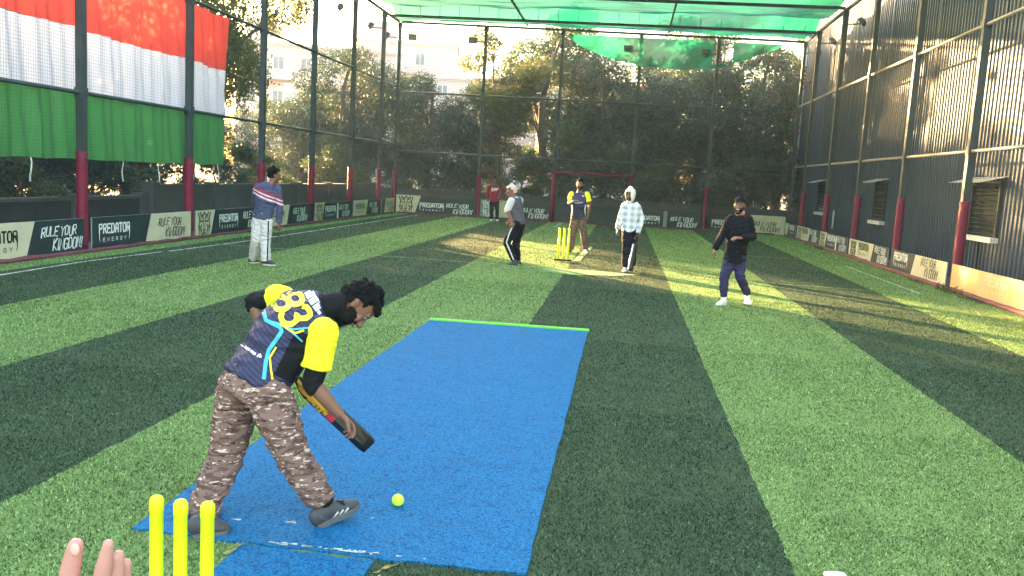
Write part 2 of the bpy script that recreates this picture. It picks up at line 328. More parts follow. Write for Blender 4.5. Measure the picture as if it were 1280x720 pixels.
# stroke lettering: each letter is a list of polylines in a unit box
GL = {'P': [[(0,0),(0,1),(.8,1),(.95,.8),(.8,.52),(0,.5)]], 'R': [[(0,0),(0,1),(.8,1),(.95,.78),(.8,.52),(0,.5)],[(.4,.5),(1,0)]], 'E': [[(1,1),(0,1),(0,0),(1,0)],[(0,.52),(.8,.52)]],
 'D': [[(0,0),(0,1),(.7,1),(1,.75),(1,.25),(.7,0),(0,0)]], 'A': [[(0,0),(.1,.7),(.35,1),(.75,1),(1,.7),(1,0)],[(.05,.42),(1,.42)]], 'T': [[(0,1),(1,1)],[(.5,1),(.5,0)]], 'O': [[(.2,0),(0,.25),(0,.8),(.25,1),(.8,1),(1,.75),(1,.2),(.75,0),(.2,0)]],
 'N': [[(0,0),(0,1),(1,0),(1,1)]], 'G': [[(1,.85),(.8,1),(.2,1),(0,.75),(0,.2),(.2,0),(.8,0),(1,.25),(1,.5),(.55,.5)]], 'Y': [[(0,1),(.5,.5),(1,1)],[(.5,.5),(.45,0)]], 'U': [[(0,1),(0,.2),(.25,0),(.75,0),(1,.2),(1,1)]],
 'L': [[(0,1),(0,0),(1,.05)]], 'K': [[(0,0),(0,1)],[(.95,1),(.05,.45),(1,0)]], 'I': [[(.5,0),(.5,1)]], 'M': [[(0,0),(.1,1),(.5,.35),(.9,1),(1,0)]], '!': [[(.5,1),(.42,.32)],[(.4,.1),(.4,0)]], 'S': [[(1,.9),(.7,1),(.2,1),(0,.8),(.15,.58),(.85,.44),(1,.2),(.8,0),(.2,0),(0,.1)]],
 '8': [[(.5,.53),(.12,.62),(.05,.8),(.2,.97),(.5,1),(.8,.97),(.95,.8),(.88,.62),(.5,.53),(.1,.42),(0,.2),(.2,.03),(.5,0),(.8,.03),(1,.2),(.9,.42),(.5,.53)]], '3': [[(.05,.85),(.2,.98),(.5,1),(.82,.96),(.95,.78),(.82,.58),(.45,.53),(.85,.47),(1,.24),(.8,.03),(.5,0),(.18,.03),(0,.16)]]}
def text_strokes(txt, cw=.7, gap=.25, shear=0, jitter=0, seed=1):
    r = random.Random(seed); out = []; x = 0
    for ch in txt:
        if ch == ' ': x += cw*.6; continue
        wd = cw*.35 if ch in 'I!' else cw; dy = r.uniform(-jitter, jitter)
        for st in GL[ch]: out.append([(x+a*wd+(b)*shear + r.uniform(-jitter, jitter)*.4, b+dy+r.uniform(-jitter, jitter)*.4) for a, b in st])
        x += wd+gap
    return out, x-gap
def ribbon2d(poly, wd, taper=0):
    """quads (2D) for a stroke"""
    P = [V((a, b)) for a, b in poly]; n = len(P); L, R_ = [], []
    for i in range(n):
        d = P[min(i+1, n-1)]-P[max(i-1, 0)]
        d = d.normalized() if d.length > 1e-9 else V((1, 0)); nn = V((-d.y, d.x)); w_ = wd*(1-taper*(i/max(1, n-1)))*.5
        e = P[i] + (d*(-wd*.35) if i == 0 else d*(wd*.35) if i == n-1 else V((0, 0))); L.append(e+nn*w_); R_.append(e-nn*w_)
    return [(L[i], R_[i], R_[i+1], L[i+1]) for i in range(n-1)]
def resample(poly, step):
    out = [V(poly[0])]
    for a, b in zip(poly, poly[1:]):
        a, b = V(a), V(b); k = max(1, int((b-a).length/step))
        for i in range(1, k+1): out.append(a.lerp(b, i/k))
    return out
def decal(name, strokes, width, m_, target, parent, lift=.004, step=2.5, across=3, frm=CP):
    """print on a cloth: strokes given as pixels of the photograph are laid on the real surface of target"""
    dg = bpy.context.evaluated_depsgraph_get(); dg.update(); mw = parent_matrix(target); inv = mw.inverted()
    bvh = BVHTree.FromPolygons([v.co for v in target.data.vertices], [p.vertices for p in target.data.polygons]); bm = bmesh.new(); o0 = inv @ frm
    for poly in strokes:
        P = resample([(a, b) for a, b in poly], step); n = len(P); rows = []
        for i in range(n):
            d = (P[min(i+1, n-1)]-P[max(i-1, 0)]); d = d.normalized() if d.length > 1e-9 else V((1, 0)); nn = V((-d.y, d.x)); row = []
            for k in range(across+1):
                q = P[i]+nn*(width*(k/across-.5)); dr = (inv.to_3x3() @ ray(q.x, q.y)).normalized(); h = bvh.ray_cast(o0, dr)
                row.append(bm.verts.new(h[0]-dr*lift) if h[0] is not None else None)
            rows.append(row)
        for a, b in zip(rows, rows[1:]):
            for k in range(across):
                q = (a[k], a[k+1], b[k+1], b[k])
                if all(q) and max((q[0].co-q[2].co).length, (q[1].co-q[3].co).length) < .09: bm.faces.new(q)
    bmesh.ops.delete(bm, geom=[v for v in bm.verts if not v.link_faces], context='VERTS')
    return obj(name, bm, m_, parent, True, world=False) if parent is target else obj(name, bm, m_, parent, True)
def affine(o, rx, ux):
    return lambda s: [(o[0]+rx[0]*a+ux[0]*b, o[1]+rx[1]*a+ux[1]*b) for a, b in s]
def fast_mesh(name, verts, nper):
    """verts: (N*nper,3) array, one face per nper vertices"""
    n = len(verts); nf = n//nper; me = bpy.data.meshes.new(name); me.vertices.add(n); me.vertices.foreach_set('co', verts.astype(np.float32).ravel())
    me.loops.add(n); me.loops.foreach_set('vertex_index', np.arange(n, dtype=np.int32)); me.polygons.add(nf); me.polygons.foreach_set('loop_start', np.arange(0, n, nper, dtype=np.int32))
    me.update(calc_edges=True); return me

# ================================================================== THE SETTING
bm = bmesh.new(); ngon(bm, [(-400,-300,-.03),(400,-300,-.03),(400,700,-.03),(-400,700,-.03)]); tag(obj('ground', bm, M['dirt']), kind='structure')
XL, XR = -9.95, 7.0
def far_y(x): return 37.0 + (x+9.85)*1.4/16.9
bm = bmesh.new(); ngon(bm, [(XL+.1,-3,0),(XR,-3,0),(XR,far_y(XR)-.1,0),(XL+.1,far_y(XL)-.1,0)]); tag(obj('turf_pitch', bm, M['turf']), kind='structure')
def line_mat(name, a, b=(.05, .11, .05)):
    k = NT(name); g = k.new('ShaderNodeNewGeometry'); f = k.noise(g.outputs['Position'], 60, 3, .8); f2 = k.noise(g.outputs['Position'], 2.2, 3)
    wear = k.ramp(k.math('ADD', k.math('MULTIPLY', f, .6), k.math('MULTIPLY', f2, .4)), [(.36, (0, 0, 0)), (.52, (1, 1, 1))])
    k.link(k.mix(wear, c4(b), c4(a)), k.b.inputs['Base Color']); k.b.inputs['Roughness'].default_value = .85; return k.m
M['line'] = line_mat('line_white', (.50, .56, .48)); M['line_green'] = line_mat('line_pale_green', (.17, .30, .11), (.09, .2, .06)); M['crease'] = line_mat('crease_green', (.12, .27, .08), (.08, .19, .06))
def strip(bm, pts, wd, z=.004):
    P = [V((x, y, z)) for x, y in pts]
    for a, b in zip(P, P[1:]):
        d = (b-a).normalized(); n = V((-d.y, d.x, 0))*wd/2; ngon(bm, [a-n, b-n, b+n, a+n])
def stripe_line(name, pts, wd, m_='line', z=.004):
    bm = bmesh.new(); strip(bm, pts, wd, z); tag(obj(name, bm, M[m_]), kind='structure')
stripe_line('touch_line', [(-8.85, 9), (-9.05, 13.6), (-8.9, 15.9)], .075); stripe_line('touch_line', [(-8.85, 16.1), (-8.7, 18.9), (-8.65, 27.3), (-8.65, 36.4)], .075)
stripe_line('touch_line', [(5.95, 17.9), (5.92, 23.7)], .07); stripe_line('touch_line', [(5.9, 25), (5.85, 36)], .07, 'line_green')
stripe_line('crease_line', [(-8.9, 18.14), (-1.6, 18.0)], .07, 'line_green'); stripe_line('crease_line', [(1.2, 17.95), (6.0, 17.85)], .07, 'line_green', .005)
stripe_line('box_line', [(-5.3, 33.9), (-5.42, 25.2)], .10, 'line_green'); stripe_line('box_line', [(2.8, 34.6), (2.97, 26.5), (3.05, 24.5)], .08, 'line_green'); stripe_line('box_line', [(3.2, 25.0), (5.7, 25.1)], .07, 'line_green', .006)
stripe_line('goal_line_mark', [(-2.56, 33.5), (-2.6, 36.9)], .08); stripe_line('goal_line_mark', [(-.96, 25.6), (-.1, 26.3)], .08, 'line_green')
stripe_line('box_line', [(-.98, 19.9), (-.85, 24.6)], .16, 'line_green', .007)
bm = bmesh.new(); ngon(bm, [(-1.62, 17.15, .008), (-.95, 16.9, .008), (-.1, 17.25, .008), (.45, 17.75, .008), (-.6, 18.0, .008), (-1.5, 17.95, .008)]); tag(obj('crease_patch', bm, M['crease']), kind='structure')

# blue mats
def slab(name, pts, z0, z1, m_):
    bm = bmesh.new(); a = [bm.verts.new((x, y, z0)) for x, y in pts]; b = [bm.verts.new((x, y, z1)) for x, y in pts]; n = len(pts)
    bm.faces.new(b); bm.faces.new(a[::-1])
    for i in range(n): bm.faces.new((a[i], a[(i+1) % n], b[(i+1) % n], b[i]))
    return obj(name, bm, m_)
def rough_edge(a, b, n, amp, r=random.Random(3)):
    a, b = V(a), V(b); d = (b-a).normalized(); nn = V((-d.y, d.x)); return [tuple(a.lerp(b, i/n)+nn*r.uniform(-amp, amp)) for i in range(n)]
mp = rough_edge((-2.31, 3.86), (-1.05, 3.83), 14, .012)+rough_edge((-1.05, 3.83), (-.33, 3.84), 10, .016)+rough_edge((-.33, 3.84), (-.32, 10.56), 40, .006)+rough_edge((-.32, 10.56), (-2.30, 10.48), 8, .006)+rough_edge((-2.30, 10.48), (-2.31, 3.86), 40, .006)
mt = slab('pitch_mat', mp, -.01, .012, M['blue']); tag(mt, 'long blue rubber pitch mat laid on the turf under the stooping batsman', 'mat')
bm = bmesh.new(); obox(bm, (-2.31, 10.54, .012), (-.31, 10.62, .012), .10, .03); obj('green_edge_strip', bm, M['lime'], mt)
bm = bmesh.new(); r = random.Random(5)
for i in range(26):
    x = -1.62+r.random()*.55; y = 3.86+r.uniform(-.008, .012); l = r.uniform(.02, .06); ngon(bm, [(x, y, .0145), (x+l, y-.002, .0145), (x+l*.9, y+r.uniform(.006, .018), .0145), (x+.005, y+r.uniform(.004, .012), .0145)])
obj('worn_white_seam', bm, M['line'], mt)
for x, y, s in ((-1.58, 4.12, .05), (-1.86, 4.08, .03), (-1.2, 4.28, .02), (-.95, 3.87, .02), (-.82, 3.87, .012)):
    bm = bmesh.new(); a = r.uniform(0, 3); ngon(bm, [(x+s*math.cos(a+k*2.1)*r.uniform(.6, 1.3), y+.45*s*math.sin(a+k*2.1), .0146+.0001*s) for k in range(3)]); obj('worn_mark', bm, M['line'], mt)
nm = slab('pitch_mat', rough_edge((-1.74, 2.2), (-1.05, 2.2), 2, .0)+rough_edge((-1.05, 2.2), (-1.05, 3.80), 12, .008)+rough_edge((-1.05, 3.80), (-1.72, 3.825), 10, .008)+rough_edge((-1.72, 3.825), (-1.74, 2.2), 12, .008), -.01, .009, M['blue'])
tag(nm, 'short narrow blue mat piece butted against the near end of the long mat', 'mat')
bm = bmesh.new(); r = random.Random(9)
for cx, cy in ((-1.745, 3.80), (-1.0, 3.74)):
    bm = bmesh.new()
    for i in range(9):
        a = r.uniform(.7, 1.2); l = r.uniform(.02, .09); p = V((cx+r.uniform(-.02, .02), cy-r.random()*.12, .012)); d = V((math.cos(a), math.sin(a), .1))*l; ngon(bm, [p, p+V((.012, 0, .002)), p+d+V((.008, 0, .004)), p+d])
    obj('torn_backing', bm, M['scrap'], nm)

# turf fibres standing up in the near part of the pitch
def fibres():
    pts = []
    for y0, y1, dens, xa, xb in ((3.0, 5, 8000, -4.2, 3.2), (5, 7, 5200, -5.5, 4.8), (7, 10, 2600, -8, 6.9), (10, 15, 1200, -9.8, 6.95), (15, 22, 420, -9.8, 6.95), (22, 36.8, 200, -9.8, 6.95)):
        n = int((y1-y0)*(xb-xa)*dens); p = np.stack([RNG.uniform(xa, xb, n), RNG.uniform(y0, y1, n)], 1); pts.append(p)
    p = np.concatenate(pts); inm = (p[:, 0] > -2.32) & (p[:, 0] < -.315) & (p[:, 1] > 3.85) & (p[:, 1] < 10.62); inn = (p[:, 0] > -1.745) & (p[:, 0] < -1.045) & (p[:, 1] < 3.86)
    p = p[~(inm | inn)]; n = len(p); a = RNG.uniform(0, 2*np.pi, n); t = RNG.uniform(0, 2*np.pi, n); sc_ = 1+np.clip((p[:, 1]-5)/25, 0, 1)*1.6
    h = RNG.uniform(.008, .017, n)*sc_; wd = RNG.uniform(.0020, .0038, n)*sc_; ln = RNG.uniform(.003, .020, n)*sc_
    B = np.concatenate([p, np.zeros((n, 1))], 1); s = np.stack([np.cos(a)*wd, np.sin(a)*wd, np.zeros(n)], 1); T = np.stack([np.cos(t)*ln, np.sin(t)*ln, h], 1)
    return fast_mesh('turf_fibres', np.stack([B-s, B+s, B+T], 1).reshape(-1, 3), 3)
tag(put('turf_fibres', fibres(), M['turf_fibre']), 'short plastic grass fibres standing up over the striped turf', 'turf', kind='stuff')

# ------------------------------------------------------------------ cage: posts, rails, nets
ZT = 8.05
def net_mesh(bm, P0, P1, z0, z1, sp, th, nrm):
    P0, P1 = V(P0), V(P1); d = P1-P0; L = d.length; d.normalize(); n = int(L/sp); r = random.Random(2)
    for i in range(n+1):
        p = P0+d*(i*L/n); obox(bm, p+V((0, 0, z0)), p+V((0, 0, z1)), th, th, up=nrm)
    k = int((z1-z0)/sp)
    for i in range(k+1):
        z = z0+(z1-z0)*i/k; obox(bm, P0+V((0, 0, z))+nrm*th*1.1, P1+V((0, 0, z))+nrm*th*1.1, th, th)
def fence(label, posts, P0, P1, rails, outn, netm, postr=.07, pad_h=1.84, pads=None, rail_m='steel', sp=.06, th=.0029):
    root = empty('net_fence', ((V(P0)+V(P1))/2)); tag(root, label, 'fence')
    for i, p in enumerate(posts):
        p = V(p); bm = bmesh.new(); obox(bm, p+V((0, 0, -.1)), p+V((0, 0, ZT)), postr*2, postr*2, up=outn)
        for z in rails: obox(bm, p+V((0, 0, z-.09)), p+V((0, 0, z+.09)), postr*2+.03, postr*2+.03, up=outn)
        obox(bm, p+V((0, 0, ZT-.16)), p+V((0, 0, ZT+.02)), postr*2+.05, postr*2+.05, up=outn)
        po = obj('post', bm, M['steel'], root)
        if pads is None or pads[i]:
            bm = bmesh.new(); r = random.Random(i+11); k = 14; zz = [pad_h*j/k for j in range(k+1)]
            loft(bm, [p+V((0, 0, z+.02)) for z in zz], [.106+r.uniform(-.006, .006)-(.010 if j % 2 else 0) for j in range(k+1)], n=14, cap='flat')
            obj('padding', bm, M['pad'], po, True)
    for z in rails:
        bm = bmesh.new(); loft(bm, [V(P0)+V((0, 0, z)), V(P1)+V((0, 0, z))], [.038, .038], n=8, cap='flat'); obj('rail', bm, M[rail_m], root, True)
    bm = bmesh.new(); obox(bm, V(P0)+V((0, 0, ZT+.05)), V(P1)+V((0, 0, ZT+.05)), .09, .09); obj('top_rail', bm, M['steel'], root)
    bm = bmesh.new(); net_mesh(bm, V(P0)+outn*.10, V(P1)+outn*.10, .02, ZT, sp, th, outn); obj('net', bm, M[netm], root)
    return root
LP = [3, 7, 11, 15.05, 19.05, 23.1, 27.0, 31.0, 34.75]
fence('tall net fence on the left with the tricolour flag tied behind it', [(-10, y, 0) for y in LP], (-10, 2, 0), (-10, 37.0, 0), (2.93, 5.4), V((-1, 0, 0)), 'net', pads=[y > 9 for y in LP])
RP = [7, 11, 15.1, 19.2, 23.4, 27.6, 31.6, 35.7]
fence('tall net fence on the right in front of the corrugated shed', [(7.05, y, 0) for y in RP], (7.05, 5, 0), (7.05, 38.4, 0), (2.9, 5.45), V((1, 0, 0)), 'net_sun_darkened', rail_m='steel_sunlit', sp=.075, th=.0031)
FX = [-9.95, -6.28, -3.03, .26, 3.48, 7.05]
fence('net fence across the far end of the cage behind the goal frame', [(x, far_y(x)+(.15 if -4 < x < 1 else 0), 0) for x in FX], (-9.9, far_y(-9.9), 0), (7.05, far_y(7.05), 0), (2.68, 5.2), V((0, 1, 0)), 'net', postr=.062, pads=[1, 1, 0, 0, 1, 0], sp=.06, th=.0046)
# red goal frame
t = empty('goal_frame', (-1.4, far_y(-1.4)-.1, 0)); tag(t, 'dark red goal frame standing before the far net', 'goal frame')
for x in (-3.03, .2):
    bm = bmesh.new(); p = V((x, far_y(x)-.22, 0)); loft(bm, [p, p+V((0, 0, 2.1))], [.095, .095] if x < 0 else [.05, .05], n=12, cap='flat'); obj('goal_post', bm, M['pad'], t, True)
bm = bmesh.new(); loft(bm, [(-3.12, far_y(-3)-.22, 2.14), (.28, far_y(.2)-.22, 2.14)], [.06, .06], n=10); obj('crossbar', bm, M['pad'], t, True)

# canopy over the cage
t = empty('canopy_frame', (-1.5, 30, 8.1)); tag(t, 'dark steel beams carrying the green shade net over the cage', 'roof frame')
for y, dz in ((23.0, .1), (27.0, .1), (31.0, .1), (35.3, .0)):
    bm = bmesh.new(); obox(bm, (-9.95, y, 8.06+dz), (7.0, y+.6, 8.06+dz), .10, .10)
    for i in range(int(16.9/.8)):
        x = -9.5+i*.8
        if y > 34: obox(bm, (x, y+.02+.035*i*.8, 8.1), (x, y+.02+.035*i*.8, 8.55), .02, .02)
    obj('cross_beam', bm, M['steel'], t)
for x in (-4.6, 1.3):
    bm = bmesh.new(); obox(bm, (x, 19, 8.26), (x+.05, far_y(x), 8.2), .07, .07); obj('long_beam', bm, M['steel'], t)
def cloth(fn, nu, nv):
    bm = bmesh.new(); g = [[bm.verts.new(fn(i/nu, j/nv)) for j in range(nv+1)] for i in range(nu+1)]
    for i in range(nu):
        for j in range(nv): bm.faces.new((g[i][j], g[i+1][j], g[i+1][j+1], g[i][j+1]))
    return bm
def canopy(u, v):
    x = -9.95+16.95*u; y = 19+(far_y(x)-19)*v; s = (y-19) % 4.1/4.1; sag = .20*4*s*(1-s) if y < 35.4 else .12*math.sin(math.pi*min(1, (y-35.4)/2))
    return (x, y, 8.52-sag-(.28 if y > 35.6 else 0)*min(1, (y-35.6)/.6)+.09*noise.noise(V((x*.5, y*.9, 0)))+.05*noise.noise(V((x*.9, y*3, 4)))+.02*math.sin(y*9+x*.7))
tag(obj('shade_net', cloth(canopy, 90, 110), M['shade'], smooth=True), 'wide green shade net stretched as a roof over the far end', 'shade net')
def drape(u, v):
    x = -2.75+8.9*u; top = 7.93; low = 7.93-1.25*(math.sin(math.pi*u)**.55)*(1 if u < .72 else 1-.5*((u-.72)/.28)); cut = 1.0
    z = top+(low-top)*v; return (x, far_y(x)-.12-.12*math.sin(u*40+v*3)*v-.15*v, z)
bm = cloth(drape, 120, 14)
bmesh.ops.delete(bm, geom=[f for f in bm.faces if 3.25 < f.calc_center_median().x < 4.1 and f.calc_center_median().z > 6.98+.04*math.sin(f.calc_center_median().x*9)], context='FACES')
tag(obj('loose_shade_net', bm, M['shade'], smooth=True), 'loose piece of green net hanging in a curve from the far top rail', 'shade net')
# floodlights on brackets
def floodlight(p, d, face, label, g='small floodlights on the cage posts'):
    p, d, face = V(p), V(d).normalized(), V(face).normalized(); t = empty('floodlight', p); tag(t, label, 'floodlight', g)
    e = p+d*.55; bm = bmesh.new(); obox(bm, p, e, .04, .04); obj('bracket', bm, M['steel'], t)
    bm = bmesh.new(); c = e+V((0, 0, .06)); u = V((0, 0, 1)); s = face.cross(u).normalized(); up = s.cross(face)
    v = [bm.verts.new(c+s*(a*.19*k)+up*(b*.14*k)-face*q) for k, q in ((1, -.06), (.8, .06)) for a, b in ((-1,-1),(1,-1),(1,1),(-1,1))]
    for f in ((0,1,2,3),(7,6,5,4),(0,4,5,1),(1,5,6,2),(2,6,7,3),(3,7,4,0)): bm.faces.new([v[i] for i in f])
    for i in range(5): obox(bm, c-face*.07+s*(.06*(i-2))-up*.09, c-face*.07+s*(.06*(i-2))+up*.09, .012, .05, up=face)
    h = obj('housing', bm, M['steel'], t)
    bm = bmesh.new(); q = [c+face*.064+s*(a*.165)+up*(b*.115) for a, b in ((-1,-1),(1,-1),(1,1),(-1,1))]; ngon(bm, q); obj('lens', bm, M['grey_panel'], h)
for y, nm_ in ((31.0, 'nearest'), (34.75, 'middle')): floodlight((-10, y, 7.45), (-1, -.15, 0), (.75, .2, -.6), '%s floodlight of the left fence, on a bracket turned outward' % nm_)
floodlight((-9.95, 37, 7.45), (-1, -.2, 0), (.75, .1, -.6), 'floodlight turned outward at the far left corner post'); floodlight((-9.9, 36.9, 7.42), (1, -.1, 0), (.1, -.8, -.6), 'floodlight turned inward at the far left corner post')
floodlight((-6.28, 37.2, 7.42), (-1, -.2, 0), (.1, -.8, -.6), 'floodlight on the first far post from the left corner'); floodlight((.26, 37.8, 7.4), (-1, -.2, 0), (.1, -.8, -.6), 'floodlight on the far post behind the right goal post'); floodlight((3.48, 38, 7.4), (-1, -.2, 0), (.1, -.8, -.6), 'floodlight on the far post beside the loose green net')
for y, nm_ in ((31.6, 'nearest'), (35.7, 'middle'), (38.3, 'farthest')): floodlight((7.05, y, 7.62), (.9, -.5, 0), (-.7, .3, -.6), '%s floodlight of the right fence, in front of the shed' % nm_)

# haze in the air of the place
def haze():
    bm = bmesh.new(); box(bm, (-60, -20, -1.03), (45, 135, 24)); o = obj('haze', bm, bpy.data.materials.new('haze_air')); m_ = o.data.materials[0]; m_.use_nodes = True; t = m_.node_tree; t.nodes.remove(t.nodes['Principled BSDF'])
    v = t.nodes.new('ShaderNodeVolumePrincipled'); v.inputs['Color'].default_value = (.55, .76, 1.0, 1); v.inputs['Density'].default_value = HAZE; v.inputs['Anisotropy'].default_value = .1; t.links.new(v.outputs[0], t.nodes['Material Output'].inputs['Volume'])
    tag(o, 'thin pale morning haze filling the air round the cage', 'haze', kind='stuff')
HAZE = .0007
haze()
# ------------------------------------------------------------------ advertising boards
def board(label, P0, P1, H, nrm, segs, items, slant=.22, seed=0):
    P0, P1, nrm = V(P0), V(P1), V(nrm); d = P1-P0; L = d.length; d.normalize(); t = empty('advertising_board', (P0+P1)/2); tag(t, label, 'banner', 'advertising boards round the cage')
    pt = lambda u, z, o=0.0: P0+d*u+V((0, 0, z))+nrm*o
    mats = ['dark_panel', 'cream_panel', 'orange_panel', 'grey_panel']; bm = bmesh.new()
    for u0, u1, mk in segs:
        a = slant/2 if u0 > .02 else 0; b = slant/2 if u1 < L-.02 else 0; u1 = min(u1, L)
        fr = [pt(u0-a, .03, .022), pt(u1-b, .03, .022), pt(u1+b, H, .022), pt(u0+a, H, .022)]; ngon(bm, fr, mats.index(mk))
    for q in ([(0, .03), (L, .03), (L, H), (0, H)],): 
        back = [pt(u, z, -.008) for u, z in q]; fro = [pt(u, z, .0215) for u, z in q]; ngon(bm, back[::-1], 3)
        for i in range(4): ngon(bm, [fro[i], back[i], back[(i+1) % 4], fro[(i+1) % 4]], 3)
    me = bpy.data.meshes.new('panel'); bm.normal_update(); bm.to_mesh(me); bm.free(); put('panel', me, [M[x] for x in mats], t)
    for kind, u, ink in items:
        bm = bmesh.new(); o = .0265
        def lay(strokes, x, y, sx, sy, wd, taper=0):
            for s in strokes:
                for q in ribbon2d([(x+a*sx, y+b*sy) for a, b in s], wd, taper):
                    try: ngon(bm, [pt(p[0], p[1], o+.0002*random.random()) for p in q])
                    except Exception: pass
        if kind == 'pred':
            s, w_ = text_strokes('PREDATOR', .62, .26); k = 1.02/w_; lay(s, u, .33, k, .17, .038)
            lay([[(0, 1), (0, -.55), (.15, -.9)], [(w_, .5), (w_, -.55), (w_-.15, -.9)]], u, .33, k, .17, .034, .8)
            obj('lettering', bm, M[ink], t); bm = bmesh.new()
            s, w2 = text_strokes('ENERGY', .55, .75); k2 = .78/w2; lay(s, u+.12, .17, k2, .065, .014); nm_ = 'lettering'
        elif kind == 'rule':
            s, w_ = text_strokes('RULE YOUR', .62, .2, .22, .10, 4+seed); lay(s, u, .36, .95/w_, .16, .030, .35)
            obj('lettering', bm, M[ink], t); bm = bmesh.new()
            s, w_ = text_strokes('KINGDOM!', .62, .2, .24, .10, 9+seed); lay(s, u+.30, .12, .82/w_, .19, .032, .35); nm_ = 'lettering'
        elif kind == 'beast':
            S = [[(.5,.98),(.38,.86),(.42,.7),(.46,.3)],[(.5,.98),(.62,.86),(.58,.7),(.54,.3)],[(.2,.62),(.32,.6),(.43,.66)],[(.8,.62),(.68,.6),(.57,.66)],[(.4,.26),(.5,.2),(.6,.26)],[(.5,.2),(.5,.1)],[(.34,.06),(.5,.12),(.66,.06)],
                 [(.02,.95),(.12,.7),(.08,.5),(.2,.3),(.24,.08)],[(.98,.95),(.88,.7),(.92,.5),(.8,.3),(.76,.08)],[(.18,.98),(.24,.8),(.2,.7)],[(.82,.98),(.76,.8),(.8,.7)],[(.28,.45),(.22,.3),(.32,.15)],[(.72,.45),(.78,.3),(.68,.15)],[(.05,.4),(.12,.2),(.1,.05)],[(.95,.4),(.88,.2),(.9,.05)],[(.3,.9),(.34,.76)],[(.7,.9),(.66,.76)]]
            lay(S, u, .04, .62, H-.08, .058, .6); nm_ = 'emblem'
        else: lay([[(0, 0), (0, 1)]], u, .1, 1, H-.2, .16); nm_ = 'printed_bar'
        obj(nm_, bm, M[ink], t)
    return t
DK, CRM, OR, GY = 'dark_panel', 'cream_panel', 'orange_panel', 'grey_panel'
HL = .64; xl = -9.90
lb = [('half cream half dark board on the left, nearest the camera, ENERGY in black', 11.1, 14.93, [(0, 2.35, CRM), (2.35, 9, DK)], [('pred', 1.0, 'ink'), ('rule', 2.62, 'print_white')]),
 ('left board with white PREDATOR ENERGY on dark and black RULE YOUR KINGDOM on cream', 15.17, 18.93, [(0, 1.95, DK), (1.95, 9, CRM)], [('pred', .22, 'print_white'), ('rule', 2.35, 'ink')]),
 ('dark left board with the beast emblem, just left of the boy in the blue sweater', 19.17, 22.98, [(0, .85, CRM), (.85, 9, DK)], [('beast', .1, 'olive_ink'), ('pred', 1.2, 'print_white'), ('rule', 2.55, 'print_white')]),
 ('left board just right of the boy in the sweater, half cream half dark', 23.22, 26.88, [(0, 1.6, CRM), (1.6, 9, DK)], [('pred', .25, 'olive_ink'), ('rule', 2.0, 'print_white')]),
 ('left board with a white upright bar between PREDATOR and RULE YOUR KINGDOM', 27.12, 30.88, [(0, .75, CRM), (.75, 9, DK)], [('beast', .06, 'olive_ink'), ('pred', .95, 'print_white'), ('bar', 2.2, 'print_white'), ('rule', 2.4, 'print_white')]),
 ('left board second from the far corner, cream PREDATOR then dark RULE', 31.12, 34.63, [(0, 1.7, CRM), (1.7, 9, DK)], [('pred', .3, 'olive_ink'), ('rule', 2.05, 'print_white')]),
 ('short cream board at the far left corner with dark lettering', 34.87, 36.85, [(0, .5, DK), (.5, 9, CRM)], [('rule', .75, 'olive_ink')])]
for i, (lab, y0, y1, sg, it) in enumerate(lb): board(lab, (xl, y0, .0), (xl, y1, .0), HL, (1, 0, 0), sg, it, seed=i)
HF = .80
fb = [('far board beside the left corner, beast emblem then PREDATOR and RULE on dark', -9.8, -6.42, [(0, .95, CRM), (.95, 9, DK)], [('beast', .12, 'olive_ink'), ('pred', 1.05, 'print_white'), ('rule', 2.2, 'print_white')]),
 ('far board behind the man in the maroon sweatshirt, with a beast emblem', -6.14, -3.17, [(0, .8, GY), (.8, 1.6, CRM), (1.6, 9, DK)], [('beast', .1, 'print_white'), ('rule', 1.8, 'print_white')]),
 ('plain dark board across the back of the goal frame', -2.9, .12, [(0, 9, DK)], []),
 ('far board right of the goal with PREDATOR, a grey bar and RULE YOUR KINGDOM', .4, 3.34, [(0, 9, DK)], [('pred', .15, 'print_white'), ('bar', 1.42, 'grey_panel'), ('rule', 1.65, 'print_white')]),
 ('far board at the right corner, PREDATOR on dark and RULE on cream', 3.62, 6.9, [(0, 1.7, DK), (1.7, 9, CRM)], [('pred', .2, 'print_white'), ('rule', 1.95, 'ink')])]
for i, (lab, x0, x1, sg, it) in enumerate(fb): board(lab, (x0, far_y(x0)-.12, 0), (x1, far_y(x1)-.12, 0), HF, (.08, -1, 0), sg, it, slant=.25 if x0 != -6.14 else .05, seed=i+7)
HR = .56; xr = 6.92
